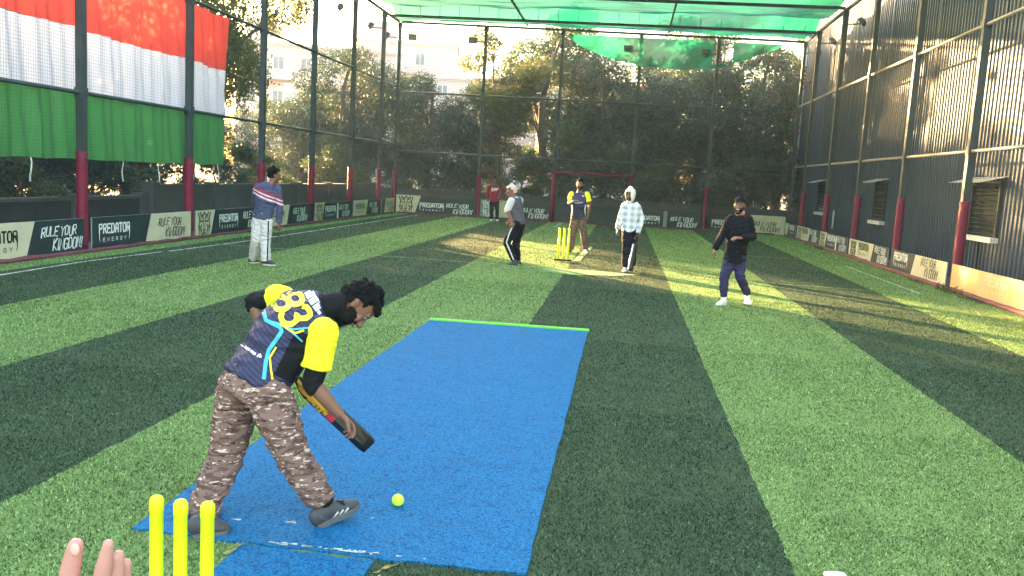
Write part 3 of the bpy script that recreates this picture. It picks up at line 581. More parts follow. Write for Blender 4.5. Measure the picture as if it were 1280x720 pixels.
rb = [('right board at the far corner, cream edge and boxed PREDATOR on dark', 38.1, 35.85, [(0, .6, CRM), (.6, 9, DK)], [('pred', .9, 'print_white')]),
 ('right board with an emblem on cream, fourth post from the camera', 35.55, 31.75, [(0, 2.3, CRM), (2.3, 9, DK)], [('beast', .2, 'olive_ink'), ('pred', 1.0, 'ink'), ('rule', 2.5, 'print_white')]),
 ('right board with a white upright bar beside PREDATOR', 31.45, 27.75, [(0, .9, CRM), (.9, 9, DK)], [('beast', .12, 'olive_ink'), ('pred', 1.15, 'print_white'), ('bar', 2.35, 'print_white'), ('rule', 2.5, 'print_white')]),
 ('right board with the large ringed beast emblem and black PREDATOR on cream', 27.45, 23.55, [(0, 2.5, CRM), (2.5, 9, DK)], [('beast', .2, 'ink'), ('pred', 1.1, 'ink'), ('rule', 2.75, 'print_white')]),
 ('right board with white PREDATOR ENERGY on dark and RULE YOUR KINGDOM on cream', 23.25, 19.35, [(0, 1.75, DK), (1.75, 9, CRM)], [('pred', .3, 'print_white'), ('rule', 2.3, 'ink')]),
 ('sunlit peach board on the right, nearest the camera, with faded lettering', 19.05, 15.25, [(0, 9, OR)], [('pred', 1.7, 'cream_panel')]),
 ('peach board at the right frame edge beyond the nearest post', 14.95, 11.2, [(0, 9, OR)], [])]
for i, (lab, y0, y1, sg, it) in enumerate(rb): board(lab, (xr, y0, 0), (xr, y1, 0), HR, (-1, 0, 0), sg, it, slant=.22, seed=i+20)
# padded kerb rolls under the boards
def roll(label, pts, r0):
    bm = bmesh.new(); r = random.Random(4); P = []
    for a, b in zip(pts, pts[1:]):
        a, b = V(a), V(b); k = int((b-a).length/.35)
        for i in range(k): P.append(a.lerp(b, i/k)+V((r.uniform(-.012, .012), r.uniform(-.012, .012), r.uniform(-.01, .01))))
    loft(bm, P, [r0+r.uniform(-.01, .008) for _ in P], n=8); tag(obj('kerb_roll', bm, M['kerb_pad'], smooth=True), label, 'kerb roll', 'padded rolls along the foot of the boards')
roll('faded red padded roll along the foot of the left boards', [(-9.82, 9, .03), (-9.82, 36.7, .03)], .045); roll('faded red padded roll along the foot of the right boards', [(6.84, 9, .04), (6.84, 38, .04)], .055)
roll('dark red padded roll along the foot of the far boards', [(-9.7, far_y(-9.7)-.2, .03), (6.8, far_y(6.8)-.2, .03)], .04)

# ------------------------------------------------------------------ flag tied behind the left fence
fl = empty('tricolour_flag', (-10.15, 15.5, 1.7)); tag(fl, 'long red, white and green striped cloth banner tied behind the left net', 'flag')
def fold(y, z, ph, top): 
    return -10.17-.045*math.sin(y*6.5+ph+.6*math.sin(z*2))-.03*math.sin(y*17+z*1.5+ph)-.02*noise.noise(V((y*2.2, z*2.2, ph)))
def band(name, z0, z1, mk, ph):
    def f(u, v):
        y = 6+15.25*u; s = ((y-15.05) % 4.0)/4.0; z = z1+(z0-z1)*v
        z -= .05*math.sin(math.pi*s)*(1 if mk != 'flag_green' else (1-v)*.6)-.03*noise.noise(V((y*1.5, v*.7, ph))); return (fold(y, z, ph, z1), y, z)
    obj(name, cloth(f, 260, 16), M[mk], fl, True)
band('red_band', 4.12, 5.40, 'flag_red', .3); band('white_band', 2.955, 4.117, 'flag_white', .3); band('green_band', 1.72, 2.95, 'flag_green', 1.7)
for i, y in enumerate((13.9, 15.35, 16.7, 18.1, 19.6, 20.9)):
    bm = bmesh.new(); P = [V((-10.19+.02*math.sin(k+i), y+.015*math.sin(k*1.7+i), 1.74-k*.11)) for k in range(5)]; loft(bm, P, [(.022, .006)]*5, side=(0, 1, 0), n=6, cap='flat'); obj('strap', bm, M['strap'], fl)

# ------------------------------------------------------------------ low walls outside the cage
def wall(label, P0, P1, H, th, m_='concrete', pil=3.0):
    P0, P1 = V(P0), V(P1); t = empty('boundary_wall', (P0+P1)/2); tag(t, label, 'wall'); bm = bmesh.new(); obox(bm, P0+V((0, 0, H/2-.1)), P1+V((0, 0, H/2-.1)), th, H+.2); obj('wall_face', bm, M[m_], t)
    bm = bmesh.new(); obox(bm, P0+V((0, 0, H+.035)), P1+V((0, 0, H+.035)), th+.06, .07); obj('coping', bm, M['concrete'], t)
    n = int((P1-P0).length/pil)
    for i in range(n+1):
        p = P0.lerp(P1, i/n); bm = bmesh.new(); box(bm, (p.x-th*.9, p.y-.14, 0), (p.x+th*.9, p.y+.14, H+.12)); obj('pier', bm, M['concrete'], t)
wall('weathered grey concrete wall behind the left fence', (-11.2, 19.5, 0), (-11.2, 38.2, 0), 1.12, .18); wall('grey concrete wall behind the far boards', (-11.0, 38.4, 0), (9, 39.9, 0), .98, .18, pil=3.3)
wall('dark tarpaulin covered wall below the flag', (-11.3, 4, 0), (-11.3, 19.2, 0), .86, .16, 'concrete_dark', 2.5)

# ------------------------------------------------------------------ corrugated shed on the right
SX = 8.1; sh = empty('metal_shed', (14, 26, 0)); tag(sh, 'tall blue grey corrugated metal shed with small louvred windows, behind the right net', 'building')
bm = bmesh.new(); ys = []; y = 2.0
while y < 43.4:
    for dy, dx in ((0, 0), (.11, 0), (.13, -.035), (.18, -.035)): ys.append((y+dy, dx))
    y += .20
for (a, da), (b, db) in zip(ys, ys[1:]): ngon(bm, [(SX+da, a, 0), (SX+db, b, 0), (SX+db, b, 11.2), (SX+da, a, 11.2)])
yl = ys[-1][0]; ngon(bm, [(SX, yl, 0), (24, yl, 0), (24, yl, 13), (SX, yl, 11.2)]); ngon(bm, [(24, 2, 0), (SX, 2, 0), (SX, 2, 11.2), (24, 2, 13)]); obj('cladding', bm, M['shed'], sh)
bm = bmesh.new(); ngon(bm, [(SX-.3, 1.7, 11.2), (SX-.3, yl+.3, 11.2), (24, yl+.3, 13.05), (24, 1.7, 13.05)]); bmesh.ops.solidify(bm, geom=bm.faces[:], thickness=.08); obj('roof', bm, M['shed'], sh)
for y in (12.3, 16.6, 20.9, 25.2, 29.6, 34.0, 38.4):
    bm = bmesh.new(); box(bm, (SX-.05, y-.03, 0), (SX-.036, y+.03, 11)); obj('sheet_joint', bm, M['shed'], sh)
for y0, y1 in ((19.95, 21.4), (28.25, 29.4), (36.35, 37.6), (12.3, 13.6)):
    z0, z1 = 1.12, 2.34; wn = None
    bm = bmesh.new(); box(bm, (SX-.05, y0, z0), (SX-.037, y1, z1)); wn = obj('window', bm, M['glass'], sh)
    bm = bmesh.new()
    for i in range(11): obox(bm, (SX-.075, y0+.02, z0+.05+i*.108), (SX-.075, y1-.02, z0+.05+i*.108), .05, .012, up=V((.6, 0, .8)))
    for yy in (y0-.02, y1+.02): box(bm, (SX-.11, yy-.025, z0), (SX-.037, yy+.025, z1))
    obj('louvre', bm, M['louvre'], wn)
    bm = bmesh.new(); box(bm, (SX-.20, y0-.08, z0-.12), (SX-.03, y1+.08, z0-.01)); obj('sill', bm, M['white'], wn)
    bm = bmesh.new(); q = [(SX-.03, y0-.2, z1+.10), (SX-.03, y1+.2, z1+.10), (SX-.62, y1+.2, z1-.06), (SX-.62, y0-.2, z1-.06)]; ngon(bm, q); bmesh.ops.solidify(bm, geom=bm.faces[:], thickness=.05); obj('awning', bm, M['white'], wn)
bm = bmesh.new(); loft(bm, [(SX-.08, 43.1, .1), (SX-.08, 43.2, 10.9)], [.065, .065], n=10, cap='flat'); obj('downpipe', bm, M['white'], sh, True)
bm = bmesh.new(); loft(bm, [(SX-.09, 34.6, .55), (SX-.09, 34.6, 1.25)], [.035, .035], n=8, cap='flat'); obj('pipe_stub', bm, M['white'], sh, True)

# ------------------------------------------------------------------ houses far behind the trees
def house(label, cx, cy, wx, wy, h, m_, floors, cols, rz=0, roof=None, balc=True):
    t = empty('apartment_building', (cx, cy, 0), rz); tag(t, label, 'building'); bm = bmesh.new(); box(bm, (-wx/2, -wy/2, 0), (wx/2, wy/2, h)); obj('wall', bm, M[m_], t, world=False)
    bm = bmesh.new(); box(bm, (-wx/2-.25, -wy/2-.25, h), (wx/2+.25, wy/2+.25, h+.3)); box(bm, (-wx/2+1, -wy/2+1, h+.3), (-wx/2+4, wy/2-1, h+2.6)); obj('roof', bm, M[roof or m_], t, world=False)
    fh = h/floors
    for f in range(floors):
        bm = bmesh.new(); box(bm, (-wx/2-.1, -wy/2-.12, f*fh+fh-.16), (wx/2+.1, -wy/2-.003, f*fh+fh)); obj('floor_band', bm, M['cream_wall'], t, world=False)
        for c in range(cols):
            x = -wx/2+(c+.5)*wx/cols; z = f*fh+1.0; bm = bmesh.new(); box(bm, (x-.62, -wy/2-.05, z-.08), (x+.62, -wy/2-.004, z+1.42)); wn = obj('window', bm, M['white'], t, world=False)
            bm = bmesh.new(); box(bm, (x-.52, -wy/2-.06, z), (x-.03, -wy/2-.045, z+1.32)); box(bm, (x+.03, -wy/2-.06, z), (x+.52, -wy/2-.045, z+1.32)); obj('pane', bm, M['pane'], wn, world=False)
            if balc and c % 3 == 1 and f:
                bm = bmesh.new(); box(bm, (x-1.5, -wy/2-1.2, f*fh-.1), (x+1.5, -wy/2-.005, f*fh+.06)); box(bm, (x-1.5, -wy/2-1.2, f*fh+.06), (x+1.5, -wy/2-1.12, f*fh+.95)); obj('balcony', bm, M['cream_wall'], t, world=False)
    return t
def hx(px, Y): return at(px, 260, Y).x
house('pale pink plaster apartment block seen between the trees left of the far corner', hx(395, 96), 96, 17, 11, 14.2, 'pink_wall', 4, 6, .35); house('low cream house beneath the pink block, behind the left trees', hx(430, 78), 78, 13, 8, 6.2, 'cream_wall', 2, 4, .3)
house('stepped pale pink tower right of the larger pink block', hx(505, 110), 110, 12, 11, 17.0, 'pink_wall', 5, 4, .2); house('cream house with a red tiled roof edge behind the far trees', hx(748, 92), 92, 12, 9, 11.0, 'cream_wall', 4, 4, 0, 'red_roof')
house('pale pink house behind the leaning bare trunk', hx(600, 100), 100, 12, 9, 12.0, 'pink_wall', 4, 4, .1)

# ------------------------------------------------------------------ trees
def leaf_cloud(blobs, n, size, seed, droop=.3, shell=.55):
    r = np.random.default_rng(seed); wts = np.array([b[3]**2 for b in blobs]); wts = wts/wts.sum(); k = r.choice(len(blobs), n, p=wts); B = np.array(blobs, float)
    d = r.normal(size=(n, 3)); d /= np.linalg.norm(d, axis=1)[:, None]; rad = (shell+(1-shell)*r.random(n))*(1+.12*r.normal(size=n))
    sub = r.normal(size=(max(60, n//45), 3)); sub /= np.linalg.norm(sub, axis=1)[:, None]; j = r.integers(0, len(sub), n); clump = r.random(n) < .78
    d = np.where(clump[:, None], sub[j]+.22*d, d); d /= np.linalg.norm(d, axis=1)[:, None]
    rad = np.where(clump, (shell+(1-shell)*((j*7919) % 97)/97)*(1+.10*r.normal(size=n)), rad)
    c = B[k, :3]+d*(rad*B[k, 3])[:, None]*np.array([1, 1, .82]); a = r.normal(size=(n, 3)); a[:, 2] -= droop*1.5; a /= np.linalg.norm(a, axis=1)[:, None]
    b = np.cross(a, r.normal(size=(n, 3))); b /= np.linalg.norm(b, axis=1)[:, None]; s = (size*r.uniform(.6, 1.35, n))[:, None]; L = a*s; W = b*s*.36
    return np.stack([c-L, c+W-L*.1, c+L, c-W-L*.1], 1).reshape(-1, 3)
def trunk_bm(h, r0, limbs, seed, lean=(0, 0)):
    r = random.Random(seed); bm = bmesh.new(); P = [V((lean[0]*k/5+r.uniform(-.08, .08)*(k > 0), lean[1]*k/5+r.uniform(-.08, .08)*(k > 0), h*k/5-.15)) for k in range(6)]; loft(bm, P, [r0*(1.15-.13*k) for k in range(6)], n=9, dense=2)
    for i, (bx, by, bz, br) in enumerate(limbs):
        k = 2+i % 4; s = P[k]; e = V((bx, by, bz)); md = s.lerp(e, .5)+V((r.uniform(-.25, .25), r.uniform(-.25, .25), .25)); loft(bm, [s, md, e], [r0*.5, r0*.33, r0*.10], n=6, dense=3)
        for q in range(3):
            e2 = e+V((r.uniform(-1, 1), r.uniform(-1, 1), r.uniform(-.3, .8)))*br*.8; loft(bm, [md.lerp(e, .5), md.lerp(e2, .75)+V((0, 0, .1)), e2], [r0*.18, r0*.12, r0*.04], n=5)
    return bm
def proto_tree(seed, h, spread, low, nb, n, size, leafm, br=(.55, 1.0), r0=.16, lean=(0, 0), droop=.3, shell=.5):
    r = random.Random(seed); blobs = []
    for i in range(nb):
        t = i/max(1, nb-1); z = low+(h-low)*(.12+.76*t); rr = spread*(1-.75*abs(t-.42)**1.3)*r.uniform(.35, 1.0); a = r.uniform(0, 6.28); b = spread*r.uniform(*br)*.5
        blobs.append((rr*math.cos(a)*.8+lean[0], rr*math.sin(a)*.8+lean[1], min(z, h-b*.75), b))
    lv = fast_mesh('crown', leaf_cloud(blobs, n, size, seed, droop, shell), 4); lv.materials.append(M[leafm])
    bm = trunk_bm(h*.72, r0, [(b[0], b[1], b[2], b[3]) for b in blobs[::2]], seed, lean); tm = bpy.data.meshes.new('trunk'); bm.normal_update(); bm.to_mesh(tm); bm.free(); tm.materials.append(M['bark']); tm.polygons.foreach_set('use_smooth', [True]*len(tm.polygons)); return tm, lv, h
PT = {'A': proto_tree(11, 7, 2.6, .4, 17, 26000, .060, 'leaf_dark'), 'A2': proto_tree(23, 7, 2.3, .6, 15, 24000, .058, 'leaf_dark'), 'C': proto_tree(31, 7.5, 2.5, .9, 14, 22000, .066, 'leaf_mid', (.45, .85)),
 'C2': proto_tree(47, 7.5, 2.4, .7, 15, 22000, .064, 'leaf_mid', (.4, .85)), 'D': proto_tree(53, 8, 2.6, 1.0, 18, 30000, .052, 'leaf_fine', (.4, .8)), 'B': proto_tree(61, 10.5, 3.0, 4.6, 12, 12000, .075, 'leaf_yellow', (.35, .65), .17, (.7, .2)),
 'L': proto_tree(71, 11.5, 3.6, 3.1, 19, 34000, .070, 'leaf_yellow', (.4, .75), .2, (0, 0), .9), 'S': proto_tree(83, 3, 1.4, .05, 10, 11000, .055, 'leaf_mid', (.5, .9), .05), 'S2': proto_tree(97, 3, 1.5, .05, 10, 11000, .05, 'leaf_dark', (.5, .9), .05)}
def tree(k, x, y, h, label, name=None, rz=None, grp='trees round the outside of the cage', wide=1.0):
    tm, lv, h0 = PT[k]; s = h/h0*(1.14 if k[0] in 'ACD' else 1.0); name = name or ('shrub' if k[0] == 'S' else 'tree'); t = empty(name, (x, y, -.03), rz if rz is not None else random.uniform(0, 6.28)); t.scale = (s*wide, s*wide, s)
    tag(t, label, 'shrub' if k[0] == 'S' else 'tree', grp); put('trunk', tm, M['bark'], t, False); put('crown', lv, M['leaf_mid'], t, False)
def ftop(px, Y, ytop): P = at(px, ytop, Y); return P.x, P.z
KD = {'A': 'dense dark evergreen tree', 'A2': 'dense dark bushy tree', 'C': 'mid green tree', 'C2': 'mid green leafy tree', 'D': 'feathery pale green tree', 'B': 'tall thin tree with bare forked trunk', 'L': 'tall tree with drooping yellowed leaves', 'S': 'leafy green shrub', 'S2': 'dark leafy shrub'}
FAR = [('A', 462, 43.5, 112, 'right behind the far left corner post'), ('C2', 500, 47, 104, 'a step behind the far left corner'), ('A2', 540, 43, 106, 'behind the far board with the first emblem'), ('A', 590, 43, 122, 'left of the leaning bare trunk'), ('C2', 628, 45.5, 112, 'at the foot of the leaning bare trunk'), ('B', 632, 42.5, 34, 'rising above the far net'), ('C', 685, 43.5, 66, 'behind the left goal post'),
 ('A2', 715, 46, 86, 'above the goal frame'), ('A', 762, 43.5, 112, 'behind the right goal post'), ('C', 795, 47, 118, 'under the loose green net'), ('A2', 822, 42.8, 130, 'right of the goal frame'), ('D', 842, 47.5, 84, 'under the right end of the loose net'), ('A', 880, 43, 122, 'behind the far post with the red pad'), ('D', 925, 45, 78, 'behind the man in the black beanie'), ('A2', 950, 43, 108, 'near the far right corner'), ('D', 985, 46.5, 76, 'beside the shed downpipe'), ('A', 1005, 49, 105, 'tucked behind the corner of the shed')]
for k, px, Y, yt, where in FAR: x, z = ftop(px, Y, yt); tree(k, x, Y, z*(1.16 if px > 650 else 1), KD[k]+' '+where, wide=1.15)
for i, (px, Y, yt, where) in enumerate(((515, 40.6, 196, 'nearest the far left corner'), (560, 40.8, 186, 'behind the second far post'), (655, 40.8, 190, 'behind the man in maroon'), (735, 40.9, 178, 'inside the outline of the goal'), (800, 41, 182, 'right of the goal'), (850, 41.2, 186, 'left of the padded far post'), (915, 41.4, 180, 'behind the black beanie'), (965, 41.6, 188, 'at the far right corner'))):
    x, z = ftop(px, Y, yt); k = ('S', 'S2')[i % 2]; tree(k, x, Y, z, KD[k]+' behind the far net, '+where, wide=1.3, grp='shrubs behind the far net')
tree('L', -14.2, 27.2, 11.5, 'tall tree with drooping yellowed leaves right of the flag', rz=.5); tree('L', -18.2, 30.0, 11, 'tall drooping tree behind the right end of the flag', rz=2.4)
for i, (k, x, y, h, where) in enumerate((('A', -14.5, 17.5, 4.1, 'behind the middle of the flag'), ('C', -13.8, 13.5, 5.2, 'behind the left part of the flag'), ('A2', -15, 9.5, 8, 'left of the flag, at the frame edge'), ('A', -14.2, 5.5, 8, 'outside the left edge of view'), ('C2', -14.5, 1.5, 8, 'beside the camera on the left'), ('A2', -19, 15, 6.5, 'in the second row behind the flag'), ('A', -15.4, 22.6, 4.4, 'added low to block sun between the two drooping trees'), ('A2', -15.2, 25.2, 4.3, 'added low to block sun beneath the drooping yellowed tree'), ('C', -20, 24, 6.2, 'in the second row left of the pink block'),  # heights trimmed to steer the sun; two low trees added against leaks
    ('A', -17, 19.3, 5.4, 'in the second row behind the flag edge'), ('A2', -13.5, 40.5, 6.9, 'outside the far left corner'), ('A', -16.2, 42, 4.6, 'left of the far corner in a clump'), ('C', -18.5, 45.5, 4.8, 'farther left of the corner clump'), ('A2', -21.5, 50, 5.0, 'at the back of the corner clump'), ('C2', -25.5, 53, 5.0, 'behind the corner clump by the cream house'), ('A', -15, 47, 7.4, 'behind the corner shrubs'))):
    tree(k, x, y, h, KD[k]+' '+where, wide=1.2)
for i, (k, x, y, h, where) in enumerate((('S', -12.8, 22.5, 2.3, 'right of the flag straps'), ('S2', -12.6, 25.6, 2.2, 'behind the boy in the sweater'), ('S', -12.6, 28.6, 2.5, 'left of the padded posts'), ('S', -13, 38.6, 3.4, 'near the far left corner'), ('S2', -12.5, 12.6, 2.4, 'below the flag'), ('S', -12.4, 16.6, 2.1, 'below the flag, farther on'), ('S2', -12.4, 9.6, 2.5, 'below the flag at the frame edge'), ('S2', -12.6, 19.4, 2.2, 'below the right end of the flag'))):
    tree(k, x, y, h, KD[k]+' over the left wall '+where, wide=1.2, grp='shrubs behind the left wall')
for i in range(11):  # row added behind the flag to block low sun from the pitch
    k = ('A', 'A2', 'A')[i % 3]; tree(k, -19+(i % 2)*1.1, 2.5+i*3.0, (6.1 if 3 <= i <= 8 else 7.6)+.3*(i % 3), KD[k]+' in the added sun-blocking back row, '+('nearest the camera', 'second from the camera', 'third along', 'fourth along', 'behind the first flag panel', 'behind the first flag post', 'behind the middle panel', 'past the middle panel', 'behind the second flag post', 'behind the flag end', 'last before the gap')[i], wide=1.35)
#PEOPLE

# ================================================================== PEOPLE
HEAD = [(-.118,.048,.026,.024), (-.104,.040,.046,.048), (-.075,.022,.058,.072), (-.035,.010,.066,.088), (0,.002,.072,.096), (.04,-.004,.076,.099), (.08,-.010,.069,.090), (.105,-.012,.050,.066), (.120,-.012,.022,.030)]
def head_axes(face, up):
    f = V(face).normalized(); u = V(up); u = (u-f*u.dot(f)).normalized(); return f, u, f.cross(u)      # forward, up, right
def head_bm(bm, c, F, U, S, s=1.0, grow=0.0, lo=None):
    pts, rads = [], []
    for u, f, rx, ry in HEAD:
        if lo is not None and u < lo: continue
        pts.append(c+U*(u*s*(1+grow*2))+F*f*s); rads.append((rx*s+grow*s, ry*s+grow*s))
    loft(bm, pts, rads, side=S, n=20, dense=2, cap='round')
def skin_head(bm, c, F, U, S, s):
    head_bm(bm, c, F, U, S, s)
    loft(bm, [c+U*.012*s+F*.088*s, c-U*.012*s+F*.103*s, c-U*.034*s+F*.113*s], [.009*s, .012*s, .016*s], n=8)
    for k in (-1, 1):
        ball_(bm, c+S*(k*.013*s)-U*.038*s+F*.104*s, .011*s, sub=2); ball_(bm, c+S*(k*.030*s)+U*.028*s+F*.083*s, .02*s, (1.2, .6, .5), (S, F, U)); ball_(bm, c+S*(k*.04*s)-U*.03*s+F*.066*s, .03*s, (.8, .7, .9), (S, F, U))
        ball_(bm, c+S*(k*.078*s)-U*.012*s-F*.012*s, .03*s, (.35, .65, 1.05), (S, F, U)); ball_(bm, c+S*(k*.086*s)-U*.004*s-F*.020*s, .026*s, (.3, .6, .9), (S, F, U))
    loft(bm, [c-S*.022*s-U*.064*s+F*.085*s, c-U*.062*s+F*.094*s, c+S*.022*s-U*.064*s+F*.085*s], [.006*s, .010*s, .006*s], n=8)
    ball_(bm, c-U*.098*s+F*.074*s, .022*s, (1.1, .8, .8), (S, F, U))
def face_parts(c, F, U, S, s, root, body, smile=False):
    for k in (-1, 1):
        e = c+S*(k*.031*s)+U*.008*s+F*.088*s; bm = bmesh.new(); ball_(bm, e-F*.003*s, .0125*s, (1.1, .5, .45), (S, F, U)); ey = obj('eye', bm, M['eye_white'], body, True)
        bm = bmesh.new(); ball_(bm, e+F*.0015*s, .0068*s, (1, .5, .85), (S, F, U)); obj('iris', bm, M['eye'], ey, True) if False else obj('iris', bm, M['eye'], body, True)
        bm = bmesh.new(); loft(bm, [e-S*(.018*s)+U*.018*s+F*.004*s, e+U*.025*s+F*.006*s, e+S*(.018*s)+U*.018*s+F*.003*s], [.003*s, .0048*s, .003*s], n=6); obj('eyebrow', bm, M['hair'], body, True)
    bm = bmesh.new(); loft(bm, [c-S*.026*s-U*(.060 if smile else .066)*s+F*.084*s, c-U*.068*s+F*.101*s, c+S*.026*s-U*(.060 if smile else .066)*s+F*.084*s], [.003*s, (.0052 if smile else .007)*s, .003*s], n=8, dense=3); obj('mouth', bm, M['white'] if smile else M['lip'], body, True)
def shell(c, F, U, S, s, keep, grow, amp, freq, seed=0, voxel=.007):
    """hair, beard or hood: a thick shell over the head kept where keep(f,u,r) says so"""
    bm = bmesh.new(); head_bm(bm, c, F, U, S, s, grow); me = fuse(bm, voxel, 2); bm = bmesh.new(); bm.from_mesh(me); bpy.data.meshes.remove(me)
    for v in bm.verts:
        d = (v.co-c); n = noise.noise(v.co*freq+V((seed, 0, 0)))+.5*noise.noise(v.co*freq*2.3); v.co += d.normalized()*amp*n
    kill = []
    for f in bm.faces:
        d = f.calc_center_median()-c; 
        if not keep(d.dot(F)/s+.012*noise.noise(d*55), d.dot(U)/s+.012*noise.noise(d*47+V((3, 1, 0))), d.dot(S)/s): kill.append(f)
    bmesh.ops.delete(bm, geom=kill, context='FACES'); ex = bmesh.ops.solidify(bm, geom=bm.faces[:], thickness=.008*s)
    return bm
HAIR_KEEP = lambda f, u, r: (u > .068 or f < .025 and u > .02 or f < -.012 and u > -.055) and not (abs(r) > .055 and -.05 < u < .012 and f > -.03)
BEARD_KEEP = lambda f, u, r: f > -.005 and -.14 < u < -.030 and not (u > -.052 and f > .075 and abs(r) > .0 and u > -.046) and not (abs(r) < .024 and -.074 < u < -.058 and f > .07) and not (f > .045 and abs(r) < .05 and u > -.048)
HOOD_KEEP = lambda f, u, r: not (f > .045 and -.115 < u < .082 and abs(r) < .062)
BEANIE_KEEP = lambda f, u, r: u > .040-.12*max(0, -f)

def hand_bm(bm, wr, d, pn, s=1.0, curl=.35, side=1, spread=.1, thumb_out=.6):
    """wrist point, direction of the fingers, palm normal; side +1/-1 puts the thumb on either edge"""
    wr, d, pn = V(wr), V(d).normalized(), V(pn); pn = (pn-d*pn.dot(d)).normalized(); x = d.cross(pn)*side
    loft(bm, [wr-d*.03*s, wr+d*.02*s, wr+d*.055*s, wr+d*.09*s], [(.026*s, .019*s), (.033*s, .018*s), (.041*s, .016*s), (.040*s, .013*s)], side=x, n=12, dense=2)
    for k, (off, l) in enumerate(((.031, .070), (.010, .079), (-.011, .073), (-.031, .056))):
        p = wr+d*.085*s+x*off*s; P = [p-d*.02*s, p]; ang = curl*(.7+.12*k); dd = (d+x*(off*spread*10)).normalized()
        for j, fr in enumerate((.45, .32, .26)):
            a = ang*(j+1)*.95; P.append(P[-1]+(dd*math.cos(a)+pn*math.sin(a))*l*fr*s)
        loft(bm, P, [.0095*s, .0095*s, .0088*s, .0082*s, .0066*s], n=8)
    p = wr+d*.022*s+x*.030*s; a = (d*.62+x*thumb_out+pn*.30).normalized(); b = (d*.85+x*.22*thumb_out+pn*(.30+curl*.5)).normalized()
    loft(bm, [p-x*.012*s, p+a*.032*s, p+a*.032*s+b*.032*s, p+a*.030*s+b*.058*s], [.015*s, .0125*s, .0105*s, .0075*s], n=8)
def shoe(ank, toe, root, m_shoe, s=1.0, heel=None, sole_m='sole', voxel=.006, name='shoe'):
    ank, toe = V(ank), V(toe); d = toe-ank; d = (d-V((0, 0, d.z))).normalized(); h = V(heel) if heel is not None else V((ank.x, ank.y, toe.z))-d*.062*s
    d = (toe-h).normalized(); L = (toe-h).length; u = V((0, 0, 1)); u = (u-d*u.dot(d)).normalized(); x = d.cross(u); bm = bmesh.new()
    pr = [(.02, .030, .046), (.15, .036, .050), (.32, .037, .050), (.5, .041, .044), (.68, .047, .034), (.84, .044, .027), (.95, .030, .020)]
    loft(bm, [h+d*(L*t)+u*(b+.012)*s for t, a, b in pr], [(a*s, b*s) for t, a, b in pr], side=x, n=14, dense=2)
    loft(bm, [h+d*(L*.22)+u*.06*s, ank+V((0, 0, .012))], [(.040*s, .052*s), (.041*s, .048*s)], side=x, n=12, cap='flat')
    me = fuse(bm, voxel, 3); sh_ = put(name, me, m_shoe, root, smooth=True)
    bm = bmesh.new(); ol = [(.0, .0), (.02, .7), (.12, .95), (.35, .92), (.55, 1.05), (.72, 1.18), (.88, 1.05), (.97, .65), (1.0, 0)]
    ring = [(t, a) for t, a in ol]+[(t, -a) for t, a in ol[-2:0:-1]]; lo = [bm.verts.new(h+d*(L*t*1.01)+x*(a*.040*s)+u*.001+u*(.02*s*max(0, t-.8)*3)) for t, a in ring]; hi = [bm.verts.new(h+d*(L*t*1.02)+x*(a*.043*s)+u*.026*s+u*(.02*s*max(0, t-.8)*3)) for t, a in ring]
    bm.faces.new(hi); bm.faces.new(lo[::-1]); n = len(ring)
    for i in range(n): bm.faces.new((lo[i], lo[(i+1) % n], hi[(i+1) % n], hi[i]))
    obj('sole', bm, M[sole_m], sh_); return sh_

